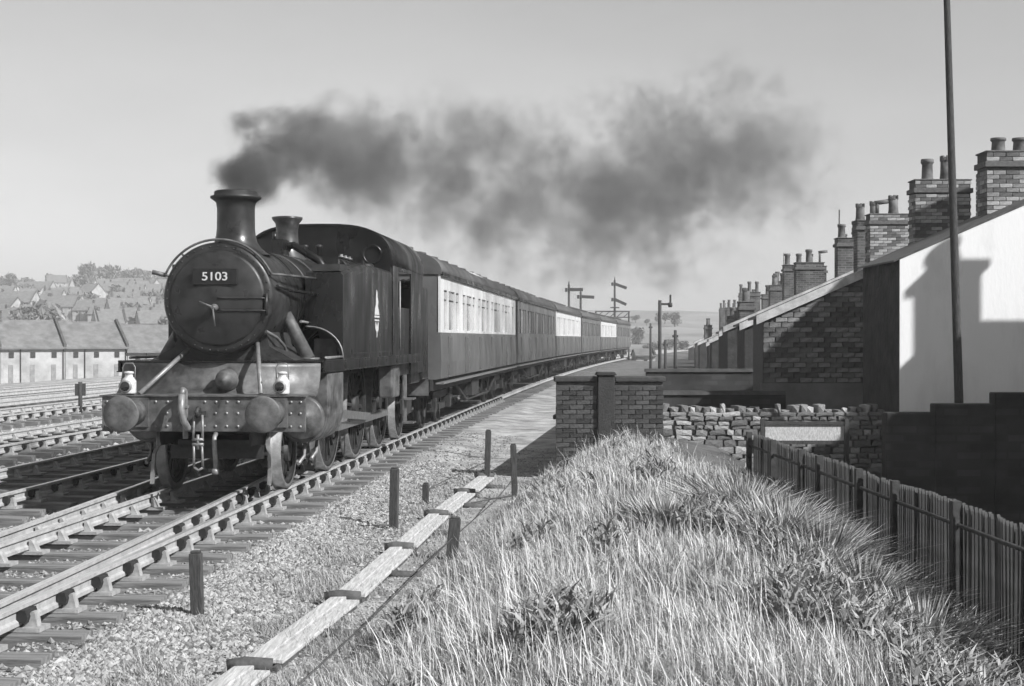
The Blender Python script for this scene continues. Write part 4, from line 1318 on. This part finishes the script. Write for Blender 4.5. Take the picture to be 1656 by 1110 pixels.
c_t[dark] *= .35
rp_ = lambda a: np.repeat(a, nb)
n = nc * nb
spr = .035 + .004 * rp_(CY)
X = rp_(CX) + rng.normal(0, 1, n) * spr; Y = rp_(CY) + rng.normal(0, 1, n) * spr
b = X - (-2.35 + .11 * Y)
h = (.06 + .16 * rng.random(n)) * rp_(c_h) * np.clip(.45 + b * .6, .4, 1) * np.clip((24.5 - Y) / 3, .5, 1) * (1 - .35 * sm(X, 2.0, 3.4))
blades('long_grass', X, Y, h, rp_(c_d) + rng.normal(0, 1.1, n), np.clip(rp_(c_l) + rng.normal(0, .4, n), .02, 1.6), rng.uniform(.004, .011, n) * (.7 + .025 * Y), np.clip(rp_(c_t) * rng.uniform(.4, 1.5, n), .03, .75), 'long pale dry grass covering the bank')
n = 5200
Y = near_y(n, 6.4, 22); X = rng.uniform(-1.6, 3.3, n)
keep = (X - (-2.35 + .11 * Y) > .5) & (X < fence_x(Y) - .4) & ((Y < 20) | (X < 2))
X, Y = X[keep], Y[keep]; n = len(X)
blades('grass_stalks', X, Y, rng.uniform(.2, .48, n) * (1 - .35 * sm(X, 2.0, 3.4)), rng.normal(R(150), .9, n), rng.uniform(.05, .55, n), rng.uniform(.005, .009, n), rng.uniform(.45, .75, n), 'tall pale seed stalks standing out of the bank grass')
# broad-leaved weeds in patches over the bank
n = 90000
Y = near_y(n, 6.6, 22); X = rng.uniform(-1.8, 3.6, n)
pat = np.sin(X * 2.3 + .6) * np.sin(Y * 1.7 + X) + .5 * np.sin(X * 5 - Y * 3)
pat = .62 * pat + 1.25 * sm(X, 1.5, 2.2) * (1 - sm(Y, 14, 16.5))
keep = (X - (-2.35 + .11 * Y) > .3) & (X < fence_x(Y) - .1) & (pat > .55) & ((Y < 20) | (X < 2))
X, Y = X[keep], Y[keep]; n = len(X)
zt0 = rng.uniform(.0, .26, n)
o_ = blades('broad_leaved_weeds', X, Y, rng.uniform(.05, .16, n), rng.uniform(0, 6.28, n), rng.uniform(.4, 1.6, n), rng.uniform(.012, .03, n), rng.uniform(.08, .45, n), 'darker leafy weeds growing through the bank grass')
co = np.empty(n * 15, np.float32); o_.data.vertices.foreach_get('co', co); co = co.reshape(n, 5, 3); co[:, :, 2] += zt0[:, None]; o_.data.vertices.foreach_set('co', co.ravel())
# sparse weeds on the path
n = 34000
Y = near_y(n, 7, 24); X = -2.9 + .1 * Y + rng.normal(0, .75, n)
cl_ = np.sin(X * 2.7 + Y * 1.9) * np.sin(Y * 1.3 - X * 2)
keep = (cl_ > .05) & (X - tcx(Y) > 1.9)
X, Y = X[keep], Y[keep]; n = len(X)
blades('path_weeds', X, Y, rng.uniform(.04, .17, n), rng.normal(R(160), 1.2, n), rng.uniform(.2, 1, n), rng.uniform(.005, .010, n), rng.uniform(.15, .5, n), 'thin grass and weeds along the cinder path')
# big dark tussocks in front of the fence
TU = [(2.28, 14.3, .66, 'leftmost big dark tussock, nearest the bank crest'), (2.5, 13.3, .66, 'second dark tussock in front of the fence'), (2.62, 12.3, .66, 'large dark tussock at the middle of the tussock clump'),
      (2.3, 12.5, .55, 'low dark tussock left of the large one'), (2.72, 11.2, .62, 'dark tussock right of the large one'), (2.42, 11.5, .5, 'small dark tussock at the front of the clump'),
      (2.86, 10.1, .6, 'rightmost dark tussock against the fence'), (1.35, 12.9, .42, 'lone dark tussock in the middle of the bank')]
for tx, ty, th, lb in TU:
    n = 1300
    rr = np.abs(rng.normal(0, .19, n)); aa = rng.uniform(0, 2 * np.pi, n)
    blades('grass_tussock', tx + rr * np.cos(aa), ty + rr * np.sin(aa), th * rng.uniform(.35, .95, n), aa, rng.uniform(.15, 1.5, n), rng.uniform(.010, .026, n), rng.uniform(.04, .6, n), lb, 'grass', None)['group'] = 'tussocks in front of the fence'

# ------------------------------------------------------------------ signals and poles beyond the train
def signal(x, y, h, arms, label, ladder=True):
    t = thing('signal_post', label, 'railway signal', (x, y, 0), 0, 'semaphore signals beyond the train')
    MB().tube([(0, 0, -.5), (0, 0, h)], [.14, .10], 10).lathe([(.12, h), (.05, h + .15), (.06, h + .25), (0, h + .5)], (0, 0, 0), 'z', 8, cap=False).build('mast', M_WOODPOST, t)
    for (z, side, ang) in arms:
        MB().box(0, 1.3 * side if side > 0 else 0, -.1, -.06, -.14, .14) if False else None
        M = Matrix.Translation((0, 0, z)) @ Matrix.Rotation(R(ang), 4, 'Y')
        MB().box(min(0, 1.3 * side), max(0, 1.3 * side), -.2, -.15, -.15, .15, M).build('signal_arm', M_WOODPOST, t)
        MB().box(-.25 * side - .12, -.25 * side + .12, -.2, -.1, z - .2, z + .15).build('spectacle', M_WOODPOST, t)
    MB().box(-.45, .45, -.35, .35, h - 2.8, h - 2.7).build('platform', M_WOODPOST, t)
    return t
def at(px, Y): return (px - 834) * Y / 2350
signal(at(926, 135), 135, 6.9, [(6.5, 1, 0)], 'left-hand signal above the second coach')
signal(at(945, 140), 140, 6.4, [(6.0, 1, 3)], 'short signal beside the left-hand one above the coaches')
signal(at(1000, 150), 150, 7.9, [(7.6, 1, 20), (6.0, 1, 25)], 'tallest signal with two arms above the rear coaches')
gt = thing('signal_gantry', 'lattice gantry carrying the tallest signal above the rear coaches', 'gantry', (at(984, 150), 150, 0))
for z in (4.1, 4.7):
    MB().box(-1, 2.6, -.06, .06, z, z + .1).build('girder', M_WOODPOST, gt)
MB().box(2.4, 2.55, -.08, .08, -.5, 4.7).build('leg', M_WOODPOST, gt)
MB().box(-1, -.85, -.08, .08, -.5, 4.7).build('leg', M_WOODPOST, gt)
for k in range(5):
    MB().tube([(-.9 + .7 * k, 0, 4.15), (-.2 + .7 * k, 0, 4.75)], .04, 5).build('brace', M_WOODPOST, gt)
sp_ = thing('lineside_post', 'slim dark post with a bracket arm behind the brick parapet', 'post', (at(1073, 42), 42, -.4))
zt_ = EYE + 62 * 42 / 2350 + .4
MB().tube([(0, 0, 0), (0, 0, zt_)], .05, 8).build('mast', M_WOODPOST, sp_)
MB().box(-.05, .35, -.03, .03, zt_ - .14, zt_ - .08).box(.28, .33, -.03, .03, zt_ - .14, zt_ + .16).build('bracket_arm', M_WOODPOST, sp_)
MB().lathe([(.05, 0), (.07, .05), (.05, .13), (0, .15)], (.3, 0, zt_ - .2), 'z', 8).build('lamp', M_WOODPOST, sp_)

# ------------------------------------------------------------------ far buildings
def far_house(x, y, z, w, d, h, rise, rz, label, group, nwin=3, name='far_house', chim=True, base=4.0, wallm=None):
    t = thing(name, label, 'house', (x, y, z), rz, group)
    MB().box(-w / 2, w / 2, -d / 2, d / 2, -base, h).prism([(-d / 2, h), (d / 2, h), (0, h + rise)], 'x', -w / 2, w / 2).build('wall', wallm or M_FARWALL, t)
    rf = MB()
    for s_ in (-1, 1):
        e = .25
        rf.add([(-w / 2 - .1, s_ * (d / 2 + e), h - e * rise / (d / 2)), (w / 2 + .1, s_ * (d / 2 + e), h - e * rise / (d / 2)), (w / 2 + .1, 0, h + rise + .02), (-w / 2 - .1, 0, h + rise + .02),
                (-w / 2 - .1, s_ * (d / 2 + e), h - e * rise / (d / 2) + .12), (w / 2 + .1, s_ * (d / 2 + e), h - e * rise / (d / 2) + .12), (w / 2 + .1, 0, h + rise + .14), (-w / 2 - .1, 0, h + rise + .14)],
               [(0, 1, 2, 3), (4, 5, 6, 7), (0, 1, 5, 4), (1, 2, 6, 5), (2, 3, 7, 6), (3, 0, 4, 7)])
    rf.build('roof', M_FARROOF, t)
    for k in range(nwin):
        cx = -w / 2 + (k + .5) * w / nwin
        MB().box(cx - .17, cx + .17, -d / 2 - .05, -d / 2 + .05, h - .75, h - .35).build('window', M_FARWIN, t)
        MB().box(cx - .2, cx + .12, -d / 2 - .03, -d / 2 + .04, h - 3.6, h - 1.25).build('door', M_FARDOOR, t)
        if k % 2 == 0:
            MB().box(cx + .6, cx + .66, -d / 2 - .08, -d / 2 - .01, -base, h - .05).build('downpipe', M_FARWIN, t)
    pw = MB()
    for s_ in (-1, 1):
        pw.add([(w / 2 - .09, s_ * (d / 2 + .2), h - .1), (w / 2 + .09, s_ * (d / 2 + .2), h - .1), (w / 2 + .09, 0, h + rise + .1), (w / 2 - .09, 0, h + rise + .1),
                (w / 2 - .09, s_ * (d / 2 + .2), h + .22), (w / 2 + .09, s_ * (d / 2 + .2), h + .22), (w / 2 + .09, 0, h + rise + .36), (w / 2 - .09, 0, h + rise + .36)],
               [(0, 1, 2, 3), (4, 5, 6, 7), (0, 1, 5, 4), (1, 2, 6, 5), (2, 3, 7, 6), (3, 0, 4, 7)])
    pw.build('party_parapet', M_ROOF, t)
    if chim:
        MB().box(-w / 2 + .1, -w / 2 + .6, -.3, .3, h + rise - .4, h + rise + .75).build('chimney_stack', M_FARBRICK, t)
    return t
axd = Vector((math.cos(R(30)), math.sin(R(30)), 0))
ORD = ['first', 'second', 'third', 'fourth', 'fifth', 'sixth', 'seventh', 'eighth', 'ninth', 'tenth']
p0 = Vector((at(-60, 104), 104, 0))
for k in range(10):
    p = p0 + axd * (k * 4.5)
    far_house(p.x, p.y, 0, 4.45, 6.0, 1.34 - .3 * (k // 3 % 2), 1.75 + .1 * (k % 2), R(30), '%s house from the left in the pale terrace beyond the yard' % ORD[k], 'pale terrace beyond the goods yard', 3, 'pale_terrace_house', chim=(k % 3 == 1))
for r_, (dy, dz, n_) in enumerate(((30, -.5, 9), (62, .1, 9))):
    q0 = p0 + Vector((-14 - 9 * r_, dy, dz))
    for k in range(n_):
        p = q0 + axd * (k * 6.6)
        far_house(p.x, p.y, p.z, 6.4, 6.6, 1.2, 2.0, R(30), '%s house from the left in terrace row %s above the pale terrace' % (ORD[k], ['one', 'two', 'three'][r_]), 'stepped terraces above the yard', 2, 'far_terrace_house', chim=(k % 2 == 0), base=7)
# yard post with a small board among the sidings
yp = thing('yard_post', 'short post with a small board among the sidings at left', 'post', (at(136, 42), 42, -.3))
MB().tube([(0, 0, 0), (0, 0, 1.0)], .06, 8).build('mast', M_WOODPOST, yp)
MB().box(-.15, .15, -.03, .03, .6, .95).build('board', M_WOODPOST, yp)
# pale end walls ahead, beyond the parapet
far_house(at(1046, 150), 150, -1.0, 1.9, 6, 1.2, .6, 0, 'small grey hut at the lineside beyond the train', 'buildings ahead of the train', 1, 'far_hut', chim=False, base=3)
far_house(at(1066, 330), 330, -2.0, 9, 7, 3.0, 2.0, .2, 'distant house in the haze beyond the last coach', 'buildings ahead of the train', 2, 'far_house', chim=True, base=3)
far_house(at(1090, 380), 380, -2.0, 10, 7, 3.4, 2.0, -.2, 'distant house in the haze left of the terrace end', 'buildings ahead of the train', 2, 'far_house', chim=True, base=3)
# slim posts by the line ahead
for k_, (px, Y_, h_) in enumerate(((1058, 90, 3.2), (1082, 70, 2.2), (1098, 60, 2.6))):
    tag(MB().tube([(0, 0, -.3), (0, 0, h_)], [.09, .06], 8).box(-.12, .12, -.04, .04, h_ - .3, h_ - .2).build('lineside_post', M_WOODPOST, None, (at(px, Y_), Y_, -.3)), ['slim post farthest ahead, close to the last coach', 'short slim post behind the parapet', 'slim post nearest the dark terrace'][k_], 'post', 'slim posts ahead of the train')

# hillside houses and trees
rr = random.Random(5)
far_proto = None
for k in range(62):
    px = 10 + 300 * rr.random(); Y_ = rr.uniform(300, 520)
    x = at(px, Y_); z = float(hillz(x, Y_))
    col_ = ['white', 'pale', 'grey'][k % 3]
    t = far_house(x, Y_, z, rr.uniform(5, 10), 7, rr.uniform(3.5, 5.5), 2.6, rr.uniform(-.4, .5), 'distant %s house %s the far hillside' % (col_, 'low on' if Y_ < 380 else 'half way up'), 'houses on the far hillside', 3, 'hillside_house', base=3)
def crown_mesh(seed, w, h):
    g = np.random.default_rng(seed)
    nb = 5; n = 420
    cen = np.stack([g.normal(0, w * .22, nb), g.normal(0, w * .22, nb), h * g.uniform(.4, .8, nb)], 1)
    rad = w * g.uniform(.25, .4, nb)
    i = g.integers(0, nb, n)
    d = g.normal(0, 1, (n, 3)); d /= np.linalg.norm(d, axis=1)[:, None]
    p = cen[i] + d * (rad[i] * g.uniform(.6, 1.05, n))[:, None]
    s_ = w * .085
    t1 = g.normal(0, 1, (n, 3)) * s_; t2 = g.normal(0, 1, (n, 3)) * s_
    V = np.stack([p - t1, p + t1, p + t2], 1).reshape(-1, 3)
    F = np.arange(n * 3).reshape(-1, 3)
    T = np.repeat(g.uniform(.08, .24, n), 3)
    o = np_mesh('crown', V, F, M_FARTREE, 'tone', T)
    me = o.data; bpy.data.objects.remove(o)
    return me
crowns = [crown_mesh(k, 7, 9) for k in range(5)]
trunk_me = MB().tube([(0, 0, -1), (.1, 0, 2), (0, .1, 5.5)], [.35, .25, .1], 7).mesh('trunk'); trunk_me.materials.append(M_TRUNK)
for k in range(86):
    px = -10 + 330 * rr.random(); Y_ = rr.uniform(260, 760)
    x = at(px, Y_); z = float(hillz(x, Y_))
    if k >= 74:
        px = rr.uniform(1020, 1115); Y_ = rr.uniform(280, 420); x = at(px, Y_); z = float(hillz(x, Y_))
    band = 'low on' if Y_ < 380 else ('half way up' if Y_ < 520 else 'near the skyline of')
    t = thing('hillside_tree', 'bushy tree %s the far hillside, %s' % (band, 'towards the left edge' if px < 130 else 'close to the engine'), 'tree', (x, Y_, z), rr.uniform(0, 6), 'trees on the far hillside')
    sc_ = rr.uniform(.45, .95) * (.42 if k >= 74 else 1)
    if k >= 74:
        t['label'] = 'small hazy bush-like tree far ahead beyond the last coach'; t['group'] = 'trees ahead of the train'
    t.scale = (sc_, sc_, sc_ * rr.uniform(.8, 1.2))
    link('crown', rr.choice(crowns), t); link('trunk', trunk_me, t)

# ------------------------------------------------------------------ smoke plume
PLUME = [  # Y, X, Z, radius, density
    (19.35, -3.71, 3.85, .28, 5.0), (19.9, -3.74, 4.22, .44, 4.2), (20.8, -3.60, 4.58, .68, 2.8), (22, -3.12, 4.86, .85, 1.7), (24.5, -2.45, 5.05, 1.25, .66), (28, -1.5, 5.05, 1.65, .42),
    (33, -.25, 5.15, 2.15, .37), (39, 1.6, 5.55, 2.85, .25), (46, 4.3, 6.85, 3.5, .26), (53, 7.3, 8.4, 3.9, .21), (60, 10.4, 9.2, 3.4, .12), (66, 13.4, 9.4, 2.3, .0)]
PA = np.array(PLUME)
Y0, Y1 = PA[0, 0], PA[-1, 0]
sm_m = bpy.data.materials.new('dark_smoke'); sm_m.use_nodes = True
nt = sm_m.node_tree; nt.nodes.clear()
N = nt.nodes.new; LK = nt.links.new
out = N('ShaderNodeOutputMaterial'); pv = N('ShaderNodeVolumePrincipled'); LK(pv.outputs[0], out.inputs['Volume'])
tc_ = N('ShaderNodeTexCoord'); sx_ = N('ShaderNodeSeparateXYZ'); LK(tc_.outputs['Object'], sx_.inputs[0])
def math_(op, a, b=None):
    m_ = N('ShaderNodeMath'); m_.operation = op
    for i, q in enumerate((a, b)):
        if q is None: continue
        if isinstance(q, (int, float)): m_.inputs[i].default_value = q
        else: LK(q, m_.inputs[i])
    return m_.outputs[0]
tpar = math_('POWER', math_('MAXIMUM', math_('DIVIDE', math_('SUBTRACT', sx_.outputs[1], float(Y0)), float(Y1 - Y0)), 0.0), .5)   # finer near the chimney
def curve(col):
    lo, hi = PA[:, col].min(), PA[:, col].max()
    fc = N('ShaderNodeFloatCurve'); cv = fc.mapping.curves[0]
    ts = ((PA[:, 0] - Y0) / (Y1 - Y0)) ** .5; vs2 = (PA[:, col] - lo) / (hi - lo)
    cv.points[0].location = (float(ts[0]), float(vs2[0])); cv.points[1].location = (float(ts[-1]), float(vs2[-1]))
    for t_, v_ in zip(ts[1:-1], vs2[1:-1]):
        cv.points.new(float(t_), float(v_))
    fc.mapping.update()
    LK(tpar, fc.inputs['Value'])
    return math_('ADD', math_('MULTIPLY', fc.outputs[0], float(hi - lo)), float(lo))
cX, cZ, cR, cD = (curve(i) for i in (1, 2, 3, 4))
wob = N('ShaderNodeTexNoise'); wob.inputs['Scale'].default_value = .5; wob.inputs['Detail'].default_value = 5; wob.inputs['Roughness'].default_value = .66; wob.inputs['Distortion'].default_value = .35
LK(tc_.outputs['Object'], wob.inputs['Vector'])
fine = N('ShaderNodeTexNoise'); fine.inputs['Scale'].default_value = 2.0; fine.inputs['Detail'].default_value = 3; fine.inputs['Roughness'].default_value = .65
LK(tc_.outputs['Object'], fine.inputs['Vector'])
dx_ = math_('DIVIDE', math_('SUBTRACT', sx_.outputs[0], cX), cR); dz_ = math_('DIVIDE', math_('SUBTRACT', sx_.outputs[2], cZ), cR)
r_ = math_('SQRT', math_('ADD', math_('MULTIPLY', dx_, dx_), math_('MULTIPLY', dz_, dz_)))
edge = math_('SUBTRACT', 1.0, r_)
lump = math_('ADD', math_('MULTIPLY', math_('SUBTRACT', wob.outputs[0], .545), 5.8), math_('MULTIPLY', math_('SUBTRACT', fine.outputs[0], .5), 1.7))
base_ = math_('ADD', math_('MULTIPLY', edge, 1.1), lump)
msk = N('ShaderNodeMapRange'); msk.interpolation_type = 'SMOOTHSTEP'
msk.inputs['From Min'].default_value = .12; msk.inputs['From Max'].default_value = .85
LK(base_, msk.inputs['Value'])
lim = N('ShaderNodeMapRange'); lim.interpolation_type = 'SMOOTHSTEP'
lim.inputs['From Min'].default_value = 1.25; lim.inputs['From Max'].default_value = .85
LK(r_, lim.inputs['Value'])
LK(math_('MULTIPLY', math_('MULTIPLY', msk.outputs[0], lim.outputs[0]), cD), pv.inputs['Density'])
pv.inputs['Color'].default_value = (.26, .26, .26, 1)
pv.inputs['Anisotropy'].default_value = .2
sm_m.cycles.volume_step_rate = .22
hull = MB(); nr = 20
yy = np.concatenate([np.linspace(Y0 - .02, 22, 14), np.linspace(23, Y1, 26)])
for y in yy:
    yc = min(max(y, Y0), Y1)
    cx_ = np.interp(yc, PA[:, 0], PA[:, 1]); cz_ = np.interp(yc, PA[:, 0], PA[:, 2]); r0 = np.interp(yc, PA[:, 0], PA[:, 3]) * 1.32
    if y < 19.6: r0 = min(r0, .30)
    for i in range(nr):
        a = 2 * math.pi * i / nr
        hull.v.append((cx_ + r0 * math.cos(a), y, cz_ + r0 * math.sin(a)))
for j in range(len(yy) - 1):
    for i in range(nr):
        i2 = (i + 1) % nr
        hull.f.append((j * nr + i, j * nr + i2, (j + 1) * nr + i2, (j + 1) * nr + i)); hull.sm.append(True)
hull.f.append(tuple(range(nr))); hull.f.append(tuple((len(yy) - 1) * nr + i for i in range(nr))); hull.sm += [False, False]
tag(hull.build('smoke', sm_m), 'dark smoke trailing back from the engine chimney', 'smoke', kind='stuff')

# ------------------------------------------------------------------ the air: thin haze over the valley
hz_m = bpy.data.materials.new('valley_haze'); hz_m.use_nodes = True; hz_m.cycles.homogeneous_volume = True
nt = hz_m.node_tree; nt.nodes.clear()
o1 = nt.nodes.new('ShaderNodeOutputMaterial'); v1 = nt.nodes.new('ShaderNodeVolumePrincipled')
v1.inputs['Color'].default_value = (.92, .92, .92, 1); v1.inputs['Density'].default_value = .0009; v1.inputs['Anisotropy'].default_value = 0.0
nt.links.new(v1.outputs[0], o1.inputs['Volume'])
tag(MB().box(-4200, 4200, -100, 6200, -7, 52).build('haze', hz_m), 'thin pale haze over the valley', 'haze', kind='stuff')
